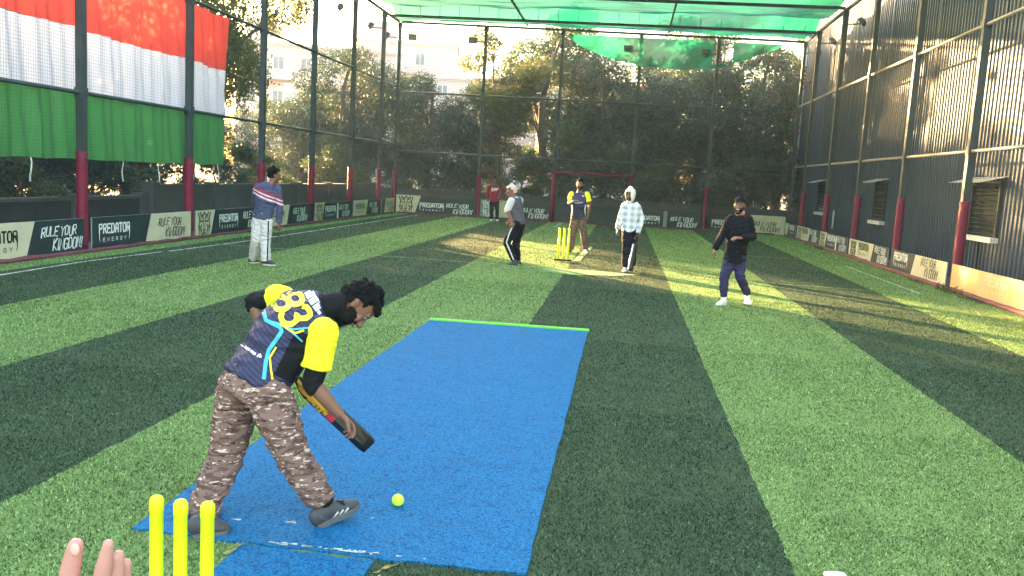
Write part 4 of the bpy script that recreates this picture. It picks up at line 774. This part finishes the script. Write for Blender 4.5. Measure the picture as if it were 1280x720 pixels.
def figure(label, J, s=1.0, voxel=.010, top=None, bottom=None, shoes=None, face=(0, -1, 0), up=(0, 0, 1), hair='hair', beard=False, smile=False, hands=None, skin='skin', sleeves='long', sleeve_m=None, top_name='top', hem=.10, wr=.010, wide=1.0, heels=(None, None), sole='sole', leg_loose=1.0, cuff=None, root_xy=None, sl_a=.04, collar=None, sl_b={}):
    g = {k: (at(*v) if not isinstance(v, Vector) else v) for k, v in J.items()}
    zf = min(g['toa'].z, g['tob'].z); rt = empty('person', (root_xy or (g['pel'].x, g['pel'].y))+(0,) if isinstance(root_xy, tuple) else (g['pel'].x, g['pel'].y, 0)); tag(rt, label, 'person')
    hipx = (g['hpb']-g['hpa']); hipx.normalize(); shx = (g['shb']-g['sha']); shx.normalize(); midx = (hipx+shx).normalized()
    shm = (g['sha']+g['shb'])/2; spine = (g['neck']-g['pel']); up_t = (shm-g['chest']).normalized() if (shm-g['chest']).length > .02 else spine.normalized(); dn = -(g['chest']-g['pel']).normalized(); W = wide*s
    def torso(bm, gr, low, top_=True, taper=0.0):
        waist = g['pel'].lerp(g['chest'], .45)
        P = [g['pel']+dn*low*s, g['pel'], waist, g['chest'], g['chest'].lerp(shm, .62), shm-up_t*.012*s, shm.lerp(g['neck'], .6)]
        Rr = [(.158*W+gr, .118*W+gr), (.158*W+gr, .115*W+gr), (.148*W+gr, .108*W+gr), (.168*W+gr, .118*W+gr), (.172*W+gr, .104*W+gr), (.140*W+gr, .080*W+gr*.8), (.072*W+gr*.5, .066*W+gr*.5)]
        loft(bm, P, Rr, side=[hipx, hipx, midx, shx, shx, shx, shx], n=22, dense=3, cap='flat')
    RAD = ((0, .055), (.25, .048), (.5, .041), (.7, .040), (1, .027))
    def arm(bm, k, gr, a=0.0, b=1.0, cap='round', flare=0.0):
        sh_, el, wr_ = g['sh'+k], g['el'+k], g['wr'+k]; Q, q = [], []
        for t in sorted({a, b} | {t for t in (0, .12, .25, .4, .5, .6, .7, .85, 1) if a < t < b}):
            Q.append(sh_.lerp(el, t*2) if t <= .5 else el.lerp(wr_, t*2-1))
            for (t0, r0), (t1, r1) in zip(RAD, RAD[1:]):
                if t0 <= t <= t1: r = r0+(r1-r0)*(t-t0)/(t1-t0)
            q.append(r*s+gr+flare*(t-a)/max(1e-6, b-a))
        loft(bm, Q, q, n=14, dense=3, cap=cap)
    def leg(bm, k, gr, end=1.0, lo=1.0):
        hp, kn, an = g['hp'+k], g['kn'+k], g['an'+k]; Q = [hp, hp.lerp(kn, .5), kn, kn.lerp(an, .45), kn.lerp(an, end)]; q = [.092*s+gr, .080*s+gr, .058*s+gr*lo, .056*s+gr*lo, .040*s+gr*lo*1.1]; loft(bm, Q, q, n=16, dense=3, cap='round' if gr == 0 else 'flat'); ball_(bm, hp, .090*s+gr*.8, sub=2)
    F, U, S = head_axes(face, up); hc = g['head']
    # the body: one continuous surface
    bm = bmesh.new(); torso(bm, 0, .02); 
    for k in 'ab': arm(bm, k, 0); leg(bm, k, 0); ball_(bm, g['sh'+k], .050*s)
    loft(bm, [shm.lerp(g['neck'], .2), g['neck'], hc-U*.06*s-F*.012*s], [.066*s, .056*s, .058*s], n=14)
    me = fuse(bm, voxel, 3); bm = bmesh.new(); skin_head(bm, hc, F, U, S, s); mh = fuse(bm, min(voxel, .006), 2)
    hm = None
    if hands:
        bm = bmesh.new()
        for k, h in hands.items(): hand_bm(bm, g['wr'+k], h[0], h[1], s, h[2] if len(h) > 2 else .4, h[3] if len(h) > 3 else 1, h[4] if len(h) > 4 else .1)
        hm = fuse(bm, min(voxel*.5, .0042), 1)
    bm = bmesh.new()
    for q in (me, mh, hm):
        if q: bm.from_mesh(q); bpy.data.meshes.remove(q)
    body = obj('body', bm, M[skin], rt, True); face_parts(hc, F, U, S, s, rt, body, smile)
    if hair == 'hair': obj('hair', shell(hc, F, U, S, s, HAIR_KEEP, .019, .020 if voxel < .008 else .012, 30, voxel=.005 if voxel < .008 else .006), M['hair'], rt, True)
    elif hair == 'hood':
        bm = shell(hc, F, U, S, s, HOOD_KEEP, .030, .006, 14, voxel=.008); obj('hood', bm, M['white_hood'], rt, True)
    elif hair == 'beanie': bm = shell(hc+U*.008*s, F, U, S, s, BEANIE_KEEP, .014, .002, 12, voxel=.006); obj('beanie', bm, M['black_cloth'], rt, True)
    elif hair == 'cap': bm = shell(hc, F, U, S, s, HAIR_KEEP, .020, .006, 14, voxel=.007); obj('cap', bm, M['pale_cap'], rt, True)
    if beard: obj('beard', shell(hc, F, U, S, s, BEARD_KEEP, .010, .005, 60, voxel=.006), M['beard'], rt, True)
    out = {'root': rt, 'body': body, 'g': g, 'F': F, 'U': U, 'S': S}
    if top:
        bm = bmesh.new(); torso(bm, .020*s, hem)
        b = {'long': 1.0, 'short': .33, 'elbow': .55, 'none': 0}[sleeves]
        if not sleeve_m and b:
            for k in 'ab':
                arm(bm, k, .017*s, 0, b, 'flat'); ball_(bm, g['sh'+k], .068*s)
        else:
            for k in 'ab': ball_(bm, g['sh'+k].lerp(shm, .22), .056*s)
        out['top'] = put(top_name, fuse(bm, voxel, 3, wr*s, 8, 3), M[top], rt, smooth=True)
        if sleeve_m and b:
            out['sleeve'] = {}
            for k in 'ab':
                bm = bmesh.new(); arm(bm, k, .021*s, sl_a+.02, sl_b.get(k, b), 'flat', .008*s); ball_(bm, g['sh'+k].lerp(g['el'+k], .04), (.068 if sl_b.get(k, 1) < .25 else .077)*s); out['sleeve'][k] = put('sleeve', fuse(bm, voxel*.8, 3, wr*.6*s, 9, 5), M[sleeve_m], out['top'], smooth=True)
        if cuff:
            for k in 'ab':
                bm = bmesh.new(); arm(bm, k, .009*s, .14, cuff[1], 'flat'); put('under_sleeve', fuse(bm, voxel*.8, 2, wr*.5*s, 12, 8), M[cuff[0]], out['top'], smooth=True)
    if collar:
        bm = bmesh.new(); loft(bm, [shm.lerp(g['neck'], .35), g['neck'], g['neck'].lerp(hc, .42)], [.080*s, .070*s, .071*s], n=18, dense=2, cap='flat'); put('collar', fuse(bm, .007, 2), M[collar], rt, smooth=True)
    if bottom:
        bm = bmesh.new(); P = [g['pel']+dn*.10*s, g['pel'], g['pel'].lerp(g['chest'], .26)]; loft(bm, P, [(.150*W, .118*W), (.164*W, .124*W), (.156*W, .116*W)], side=hipx, n=20, dense=2, cap='flat')
        for k in 'ab': leg(bm, k, .016*s*leg_loose, .97, leg_loose)
        out['bottom'] = put('trousers', fuse(bm, voxel, 3, wr*1.15*s, 8.5, 1), M[bottom], rt, smooth=True)
    if shoes:
        for i, k in enumerate('ab'): out['shoe'+k] = shoe(g['an'+k], g['to'+k], rt, M[shoes], s, heels[i], sole, min(voxel, .007))
    return out
M['white_hood'] = mat('white_hood_cloth', (.70, .70, .70), .9, .1, 10, .4, 24, bdist=.01)

# the batsman, stooping with the bat in hand
Yb = 4.12
BJ = dict(pel=(318,478,4.18), chest=(358,420,4.30), neck=(419,381,4.42), head=(446.5,380,4.47), sha=(357,372,4.55), shb=(405,413,4.20), ela=(317,377,4.60), wra=(339,430,4.55), elb=(391,480,4.16), wrb=(424,517,4.20),
          hpa=(300,488,4.26), hpb=(336,492,4.10), kna=(281,575,4.20), knb=(364,566,4.12), ana=(249,648,4.06), anb=(403,628,4.16), toa=(286,662,4.02), tob=(449,624,4.26))
heel_b = gnd(396, 660); toe_b = at(449, 634, 4.27)
ha = gnd(240, 672)
BJ['toa'] = gnd(286, 667); BJ['tob'] = toe_b
bats = figure('man in navy number 83 jersey and camouflage trousers stooping with a bat', BJ, 1.0, .0065, 'jersey', 'camo', 'shoe_grey', face=CR*.36-CU*.91+CF*.10, up=CR*.90+CU*.36+CF*.22, beard=True, sleeves='short', sleeve_m='yellow', top_name='jersey', hem=.015, wr=.011, collar='black_cloth', sl_a=.03,
    hands={'a': (V((.3, -.3, -.9)), V((.6, .2, 0)), .9, 1), 'b': (CR*.55-CU*.62+CF*.3, CR*-.5-CU*.35-CF*.35, .75, -1)}, heels=(ha, heel_b), leg_loose=1.25, cuff=('black_cloth', .57), wide=1.16, sl_b={'a': .19, 'b': .35})
zm = lambda pts: [(260+x/5.333, 340+y/5.333) for x, y in pts]
J_ = bats['top']; nm83 = []
for o_, ch in (((418,182), '8'), ((470,278), '3')):
    nm83 += [zm(affine(o_, (46, 84), (182, -64))(st)) for st in GL[ch]]
for q in (nm83[:1], nm83[1:]): decal('number', q, 6.6, M['yellow_text'], J_, J_, .006, 1.2, 4)
decal('name_print', [zm(p) for p in ([(655,100),(690,165)], [(693,172),(715,205)], [(720,212),(745,245)], [(750,248),(765,268)])], 11.5, M['white_print'], J_, J_, .005)
decal('cyan_piping', [zm(p) for p in ([(362,225),(385,320),(480,368),(492,395),(455,450),(405,520),(385,600),(372,715)],)], 5.0, M['cyan'], J_, J_, .005)
decal('cyan_piping', [zm(p) for p in ([(492,352),(570,382),(700,368),(795,356)], [(385,320),(480,345),(560,400),(630,465)])], 2.2, M['cyan'], J_, J_, .0055)
decal('yellow_piping', [zm(p) for p in ([(480,345),(580,408),(640,388)], [(455,500),(412,570),(418,640),(430,715)])], 2.4, M['yellow_text'], J_, J_, .0058)
decal('teal_hem', [zm(p) for p in ([(80,585),(110,515),(135,478)],)], 6.0, M['teal'], J_, J_, .005); decal('pale_piping', [zm(p) for p in ([(135,478),(200,410),(300,300),(372,215)],)], 1.4, M['white_print'], J_, J_, .005)
decal('collar_trim', [zm(p) for p in ([(825,145),(860,195),(880,250)],)], 2.2, M['yellow_text'], J_, J_, .006)
decal('small_print', [zm(p) for p in ([(172,432),(192,470)], [(206,462),(222,480),(240,492)], [(246,496),(262,510),(280,520)], [(286,524),(306,542),(318,548)], [(328,556),(336,562)], [(344,545),(350,570)])], 3.2, M['white_print'], J_, J_, .005)
decal('side_panel', [[(383,418),(371,440),(362,458),(354,474)]], 26, M['black_cloth'], J_, J_, .0035, 2, 14)
# trainer stripes, pocket flap
st_ = [[(385+x/11.08, 605+y/11.08) for x, y in p] for p in ([(330,500),(420,385)], [(415,465),(490,355)], [(490,430),(560,330)])]
decal('shoe_stripe', st_, 2.2, M['offwhite'], bats['shoeb'], bats['shoeb'], .004, 1)
decal('pocket_flap', [[(352,536),(368,530),(384,540)]], 7, M['camo'], bats['bottom'], bats['bottom'], .012); decal('pocket_flap', [[(296,478),(318,486),(345,488)]], 5, M['camo'], bats['bottom'], bats['bottom'], .010)
for k, an_, tp in (('b', (404,622,4.16), (424,629,4.20)), ('a', (250,641,4.05), (262,650,4.03))):
    so_ = bats['shoe'+k]; a_ = at(*an_); b_ = at(*tp); bm = bmesh.new(); loft(bm, [a_+V((0, 0, .02)), a_-V((0, 0, .035))], [(.052, .056), (.054, .06)], n=14, cap='flat'); put('shoe_collar', fuse(bm, .006, 2), M['black_cloth'], so_, smooth=True)
decal('laces', [[(417,621),(424,626),(431,631)], [(421,627),(425,621)], [(426,630),(430,624)]], 2.4, M['black_cloth'], bats['shoeb'], bats['shoeb'], .008, 1); decal('heel_counter', [[(399,645),(404,648),(411,650)]], 4, M['grey_vest'], bats['shoeb'], bats['shoeb'], .004, 1)
# his bat
def cricket_bat(label, grip_top, grip_end, toe, edge_dir, blade_m, edge_m=None, wid=.108, sticker=False, pale=False):
    g0, g1, t1 = V(grip_top), V(grip_end), V(toe); d = (t1-g1).normalized(); e = V(edge_dir); e = (e-d*e.dot(d)).normalized(); n = d.cross(e); t = empty('cricket_bat', t1); tag(t, label, 'cricket bat'); L = (t1-g1).length
    bm = bmesh.new(); prof = [(.0, .3, .022), (.08, .75, .024), (.16, 1, .026), (.5, 1, .034), (.78, 1, .038), (.93, 1, .030), (.985, .92, .02), (1.0, .75, .012)]; rings = []
    for u, ww, th in prof:
        p = g1+d*(L*u); w2 = wid*.5*ww; rings.append([bm.verts.new(p+e*a*w2+n*b) for a, b in ((-1, -.012), (1, -.012), (1, .006), (.45, th*.62), (0, th), (-.45, th*.62), (-1, .006))])
    for a, b in zip(rings, rings[1:]):
        for k in range(7): bm.faces.new((a[k], a[(k+1) % 7], b[(k+1) % 7], b[k]))
    bm.faces.new(rings[0][::-1]); bm.faces.new(rings[-1]); bmesh.ops.recalc_face_normals(bm, faces=bm.faces[:]); bl = obj('blade', bm, M[blade_m], t)
    bm = bmesh.new(); loft(bm, [g0, g0.lerp(g1, .6), g1+d*.03], [.0165, .017, .019], n=10); 
    if pale:
        bm = bmesh.new(); q = [g1+d*(L*.08), g1+d*(L*.97)]
        for sg in (-1,): obox(bm, q[0]+e*(sg*wid*.5)+n*.004, q[1]+e*(sg*wid*.5)+n*.004, .022, .034, up=n)
        obj('edge', bm, M['white'], bl)
    bm = bmesh.new(); loft(bm, [g0, g0.lerp(g1, .6), g1+d*.03], [.0165, .017, .019], n=10)
    obj('handle', bm, M['black'] if not sticker else M['offwhite'], t, True)
    return t, bl, (g1, d, e, n, L)
tb = at(462, 559, 4.30); g1 = at(371, 474, 4.26); g0 = g1+(g1-tb).normalized()*.24+V((-.03, .14, .0))
bt, bl, fr = cricket_bat('black cricket bat with an orange lettered sticker held by the stooping batsman', g0, g1, tb, (CR*.66+CU*.62)*1.0+CF*-.35, 'bat_black', sticker=True, wid=.105)
L_ = [[(366,470),(373,484),(381,494),(390,503),(400,513),(408,520)]]
decal('sticker', [[(368,472),(374,482),(384,493),(395,505),(408,519)]], 8.5, M['orange_ink'], bl, bl, .002, 1.5, 4); decal('sticker_tip', [[(409,519),(415,524),(417,526)]], 7.5, M['red_ink'], bl, bl, .0022, 1)
decal('sticker_letters', [[(371,487),(375,489),(375,493),(371,492),(371,487)], [(379,495),(383,497),(382,501),(378,499),(379,495)], [(385,502),(389,504),(388,508),(384,506),(385,502)], [(391,511),(396,507)], [(395,514),(400,510)], [(399,518),(404,514)]], 1.3, M['ink'], bl, bl, .004, .7, 2)

# the boy in the banded sweater, back turned, on the left
Y = 14.9
navy = figure('boy in a blue sweater with pink bands and cream trousers standing by the left boards', dict(pel=(328.5,270,Y), chest=(333,249,Y), neck=(340.5,227.5,Y+.03), head=(342.5,218.5,Y+.06), sha=(322.5,234,Y-.06), shb=(347,235.5,Y+.05), ela=(318,254,Y+.1), wra=(326,270,Y+.22), elb=(349.5,258,Y+.05), wrb=(349,278.5,Y+.05),
    hpa=(323.5,275,Y), hpb=(333.5,275,Y), kna=(320.5,300,Y+.0), knb=(331.5,302,Y-.02), ana=(316.5,323.5,Y+.25), anb=(332.5,327,Y-.05), toa=(325,329.5,Y+.30), tob=(345,333,Y-.10)), 1.0, .010, 'sweater', 'offwhite', 'shoe_grey', face=(.75, .62, .0), hair='hair', hands={'b': (V((.1, .0, -1)), V((-1, .2, 0)), .5, 1), 'a': (V((.4, .3, -.7)), V((0, -1, 0)), .5)}, wr=.012, leg_loose=1.35, top_name='sweater', hem=.05, sole='offwhite')
decal('side_stripe', [[(335.5,276),(335,300),(334,328)]], 1.6, M['black_cloth'], navy['bottom'], navy['bottom'], .006, 1.2)
# the man in the maroon sweatshirt at the far end
Y = 34.8
red = figure('man in a maroon lettered sweatshirt and black trousers standing by the far boards', dict(pel=(618,250,Y), chest=(618.3,240,Y), neck=(618.5,230,Y), head=(618.7,225.2,Y), sha=(612,233,Y), shb=(625.5,233,Y), ela=(609.3,241,Y+.05), wra=(609.8,248.5,Y-.05), elb=(628.3,241,Y+.05), wrb=(627.5,248.5,Y-.05), hpa=(615.4,251.5,Y), hpb=(620.8,251.5,Y), kna=(614.6,262.5,Y), knb=(621.4,262.5,Y), ana=(614.2,274,Y), anb=(621.3,274.3,Y), toa=(613.5,277,Y-.12), tob=(622,277.3,Y-.12)),
    1.0, .012, 'maroon', 'black_cloth', 'white_shoe', hands={'a': (V((0, 0, -1)), V((1, 0, 0)), .4, 1), 'b': (V((0, 0, -1)), V((-1, 0, 0)), .4, -1)}, top_name='sweatshirt', hem=.08)
s_, w_ = text_strokes('GAP', .7, .3); decal('chest_letters', [[(614.6+a*8.2/w_, 238.6-b*3.3) for a, b in q] for q in s_], .8, M['print_white'], red['top'], red['top'], .02, .4, 1)
# the man in the grey vest, knees bent, facing left
Y = 18.1
grey = figure('man in grey vest and pale cap, knees bent, left of the far stumps', dict(pel=(648,277,Y), chest=(645,261,Y), neck=(641.5,245,Y), head=(639.5,238.5,Y), sha=(639.5,250.5,Y-.17), shb=(650,249.5,Y+.17), ela=(634.5,263,Y-.2), wra=(640,277,Y-.22), elb=(648,266,Y+.22), wrb=(638,275,Y+.1), hpa=(646,280,Y-.10), hpb=(650,280,Y+.1), kna=(634,303,Y-.12), knb=(645,305,Y+.12), ana=(642.5,325,Y-.1), anb=(647,325.5,Y+.12), toa=(632.5,332.5,Y-.1), tob=(638,331,Y+.14)),
    .98, .010, 'grey_vest', 'black_cloth', 'shoe_grey', face=(-.92, -.25, -.1), up=(-.15, 0, 1), hair='cap', hands={'a': (V((.1, -.1, -1)), V((0, 1, 0)), .6, 1), 'b': (V((-.5, -.3, -.8)), V((0, 1, 0)), .6)}, sleeves='elbow', sleeve_m='offwhite', top_name='vest', hem=.06, sole='white_shoe', leg_loose=1.1)
decal('side_stripe', [[(642.5,279),(636.5,292),(633,303),(638,315),(642.5,326)]], 1.7, M['offwhite'], grey['bottom'], grey['bottom'], .008, 1.2); decal('vest_collar', [[(637.5,247),(642,246),(648,247)]], 1.2, M['offwhite'], grey['top'], grey['top'], .012, 1)
# the keeper behind the far stumps
Y = 22.26
keep = figure('bearded man in a navy jersey with yellow sleeves standing behind the far stumps', dict(pel=(723,269.5,Y), chest=(723.5,253.5,Y), neck=(724.3,239,Y), head=(725,230.5,Y-.03), sha=(715,243,Y), shb=(733.5,243,Y), ela=(711.5,254,Y+.0), wra=(718,251,Y-.30), elb=(737,256,Y+.03), wrb=(735,269,Y-.05), hpa=(719.3,272,Y), hpb=(727,272,Y), kna=(715.5,292,Y-.03), knb=(729.7,292,Y-.03), ana=(713.3,312,Y), anb=(732.3,311.5,Y), toa=(711.5,317,Y-.20), tob=(735.5,316,Y-.20)),
    1.04, .010, 'far_jersey', 'camo_far', 'shoe_grey', beard=True, sleeves='short', sleeve_m='yellow', hands={'a': (V((.8, -.5, .15)), V((0, .3, -1)), .7, 1), 'b': (V((0, 0, -1)), V((-1, 0, 0)), .5, -1)}, top_name='jersey', hem=.09, leg_loose=1.3, face=(-.05, -1, 0), sole='offwhite')
decal('side_strip', [[(714.8,256),(715.5,262),(714.6,269.5)], [(732,256),(731,262),(732,269.5)]], 1.3, M['print_white'], keep['top'], keep['top'], .01, 1); decal('chest_strip', [[(718,253.5),(722,254),(728,253)]], .6, M['print_white'], keep['top'], keep['top'], .01, 1); decal('chest_mark', [[(728,245),(729.5,245)]], 1.6, M['yellow_text'], keep['top'], keep['top'], .01, .5)
# the hooded man with a bat
Y = 18.26
hood = figure('bearded man in a white checked hooded top and black trousers holding a bat down', dict(pel=(787,285,Y), chest=(788,268,Y), neck=(788.5,252,Y), head=(788,243.5,Y-.03), sha=(781.5,256,Y), shb=(796,257,Y), ela=(775.5,272,Y+.03), wra=(772,286,Y-.05), elb=(802,273.5,Y+.03), wrb=(797.5,292,Y-.12), hpa=(784,288,Y), hpb=(790,288.5,Y), kna=(783,309,Y-.02), knb=(790,310,Y), ana=(781.5,334,Y-.02), anb=(790,331.5,Y+.22), toa=(779.5,341.5,Y-.18), tob=(787,337.5,Y+.05)),
    1.0, .010, 'check', 'black_cloth', 'white_shoe', face=(-.45, -.85, -.12), hair='hood', beard=True, hands={'a': (V((-.1, -.1, -1)), V((1, 0, 0)), .5, 1), 'b': (V((-.1, -.15, -1)), V((-1, 0, 0)), .8, -1)}, top_name='hooded_top', hem=.08, leg_loose=1.3, wr=.009, wide=.86)
cricket_bat('upright cricket bat with a pale edge in the hand of the hooded man', at(797,292,Y-.16), at(795,303,Y-.2), at(787.5,338.5,Y-.34), (.9, .35, 0), 'bat_black', wid=.11, pale=True)
# the man in black
Y = 14.09
blk = figure('laughing man in a black pullover, beanie and white shoes walking on the right', dict(pel=(919,318,Y), chest=(922.5,295,Y), neck=(925,267,Y), head=(924.3,256.5,Y-.03), sha=(913.5,273,Y), shb=(935.5,274.5,Y), ela=(903.5,292.5,Y+.0), wra=(893.5,312,Y-.05), elb=(941.5,296,Y+.02), wrb=(926.5,297.5,Y-.32), hpa=(914,322,Y), hpb=(924,322,Y), kna=(905,347,Y-.04), knb=(925.5,347,Y-.04), ana=(905,371,Y), anb=(934.5,368,Y+.22), toa=(896,383,Y-.14), tob=(937,381.5,Y+.02)),
    1.0, .010, 'black_cloth', 'purple_navy', 'white_shoe', face=(-.35, -.93, 0), hair='beanie', smile=True, beard=True, hands={'a': (V((-.3, -.1, -1)), V((1, 0, 0)), .7, 1), 'b': (V((-1, -.3, .0)), V((0, .4, -1)), .5, -1)}, top_name='pullover', hem=.14, sole='white_shoe', leg_loose=.8, wide=.96)
bm = bmesh.new(); g = blk['g']; loft(bm, [g['neck']-V((0, 0, .01)), g['neck']+V((0, -.005, .045))], [.075, .072], n=14, cap='flat'); obj('scarf', bm, M['skin_light'], blk['root'], True)
# stumps
def stumps(label, pts, h, r, base=True):
    c = sum((V(p) for p in pts), V((0, 0, 0)))/3; t = empty('stumps', c); tag(t, label, 'stumps')
    for p in pts:
        p = V(p); bm = bmesh.new(); z = [0, h*.50, h*.505, h*.62, h*.625, h*.93, h*.935, h*.985, h]; rr = [r*.93, r, r*1.06, r*1.06, r, r, r*1.08, r*1.06, r*.8]
        loft(bm, [p+V((0, 0, a)) for a in z], rr, n=18, cap='flat'); loft(bm, [p+V((0, 0, h-.004)), p+V((0, 0, h+.004))], [r*.8, r*.45], n=18, cap='flat'); obj('stump', bm, M['stump'], t, True)
    if base:
        a, b = V(pts[0]), V(pts[-1]); d = (b-a).normalized(); bm = bmesh.new(); obox(bm, a-d*.09+V((0, 0, .018)), b+d*.09+V((0, 0, .018)), .16, .034); bmesh.ops.bevel(bm, geom=bm.edges[:], offset=.008, segments=2, affect='EDGES'); obj('base', bm, M['black'], t)
    return t
stumps('three neon yellow stumps in the near left foreground', [(-1.477, 2.615, 0), (-1.386, 2.605, 0), (-1.294, 2.61, 0)], .722, .0222)
stumps('three small neon yellow stumps on a black base at the far crease', [(-1.385, 19.58, .02), (-1.275, 19.58, .02), (-1.165, 19.58, .02)], .74, .024)
# ball
b0 = gnd(497, 635, 0); bc = V((b0.x, b0.y, .034+.012)); bm = bmesh.new(); ball_(bm, bc, .034, sub=3); bo = obj('tennis_ball', bm, M['ball'], None, True); tag(bo, 'neon green tennis ball lying on the blue mat', 'ball')
# scrap of white plastic at the bottom edge
c = gnd(1036, 718, .02); bm = bmesh.new(); loft(bm, [c+V((-.012, .0, .0)), c+V((.03, -.006, .0)), c+V((.06, -.012, .0))], [.014, .022, .022], n=12); tag(obj('plastic_bottle', bm, M['white'], None, True), 'white plastic bottle neck lying on the pale turf at the bottom edge', 'bottle')
# raised hand close to the camera at the bottom left
t = empty('person', at(110, 860, .95)); tag(t, 'raised bare hand of a person close to the camera, bottom left corner', 'person'); bm = bmesh.new(); Yh = 1.0
P = lambda x, y, dy=0: at(x, y, Yh+dy)
loft(bm, [P(118,800), P(82,755), P(88,712), P(94.5,682)], [.019, .0162, .0130, .0105], n=12)
loft(bm, [P(122,800), P(122,748), P(131,705), P(135.5,680)], [.0145, .0130, .0108, .0072], n=12)
loft(bm, [P(130,800,.02), P(140,752,.02), P(146,715,.02), P(148.5,694,.02)], [.0142, .0125, .0105, .0076], n=12)
loft(bm, [P(138,805,.04), P(150,760,.04), P(155,725,.04), P(158,704,.04)], [.0132, .0118, .0098, .0074], n=12)
loft(bm, [P(146,815,.06), P(158,780,.06), P(163,745,.06), P(166,728,.06)], [.0105, .0095, .008, .006], n=12)
loft(bm, [P(100,930), P(108,870,.01), P(122,810,.02), P(134,785,.025)], [(.03, .021), (.034, .024), (.040, .020), (.038, .016)], side=V((.45, .85, 0)), n=14)
loft(bm, [P(100,930), P(86,1050,-.05), P(40,1250,-.1)], [(.031, .023), (.038, .034), (.046, .044)], side=V((.45, .85, 0)), n=14)
hd = put('hand', fuse(bm, .0028, 3), M['skin_light'], t, smooth=True)
bm = bmesh.new(); e = P(93.5, 687, -.009); ball_(bm, e, .0065, (1, .35, 1.35), (CR, CF, CU)); obj('fingernail', bm, M['nail'], hd, True)
bm = bmesh.new(); loft(bm, [P(80,1100,-.06), P(40,1250,-.1), P(-20,1420,-.15)], [.056, .064, .075], n=14, cap='flat'); obj('sleeve', bm, M['grey_vest'], t, True)
# weeds at the foot of the right boards
def weed(x, y, n, h, label):
    bm = bmesh.new(); r = random.Random(int(x*100+y*10))
    for i in range(n):
        a = r.uniform(0, 6.28); l = h*r.uniform(.5, 1.1); p = V((x+r.uniform(-.12, .08), y+r.uniform(-.5, .5), 0)); d = V((math.cos(a)*.55-.2, math.sin(a)*.55, 1)).normalized(); s = V((-d.y, d.x, 0)).normalized()*.012
        m_ = p+d*l*.55; e = p+d*l+V((math.cos(a), math.sin(a), -.3))*l*.35; v = [bm.verts.new(q) for q in (p-s, p+s, m_+s*1.2, e, m_-s*1.2)]; bm.faces.new(v)
    tag(obj('weed', bm, M['grass_weed']), label, 'weed', 'weeds along the right kerb')
for x, y, n, h, l in ((6.72, 18.6, 30, .22, 'tallest tuft of weeds beside the nearest right post'), (6.70, 17.3, 34, .10, 'low weeds at the foot of the peach board'), (6.70, 20.3, 20, .08, 'low weeds left of the nearest right post'), (6.72, 30.4, 25, .12, 'small weeds by the third right post from the corner')): weed(x, y, n, h, l)
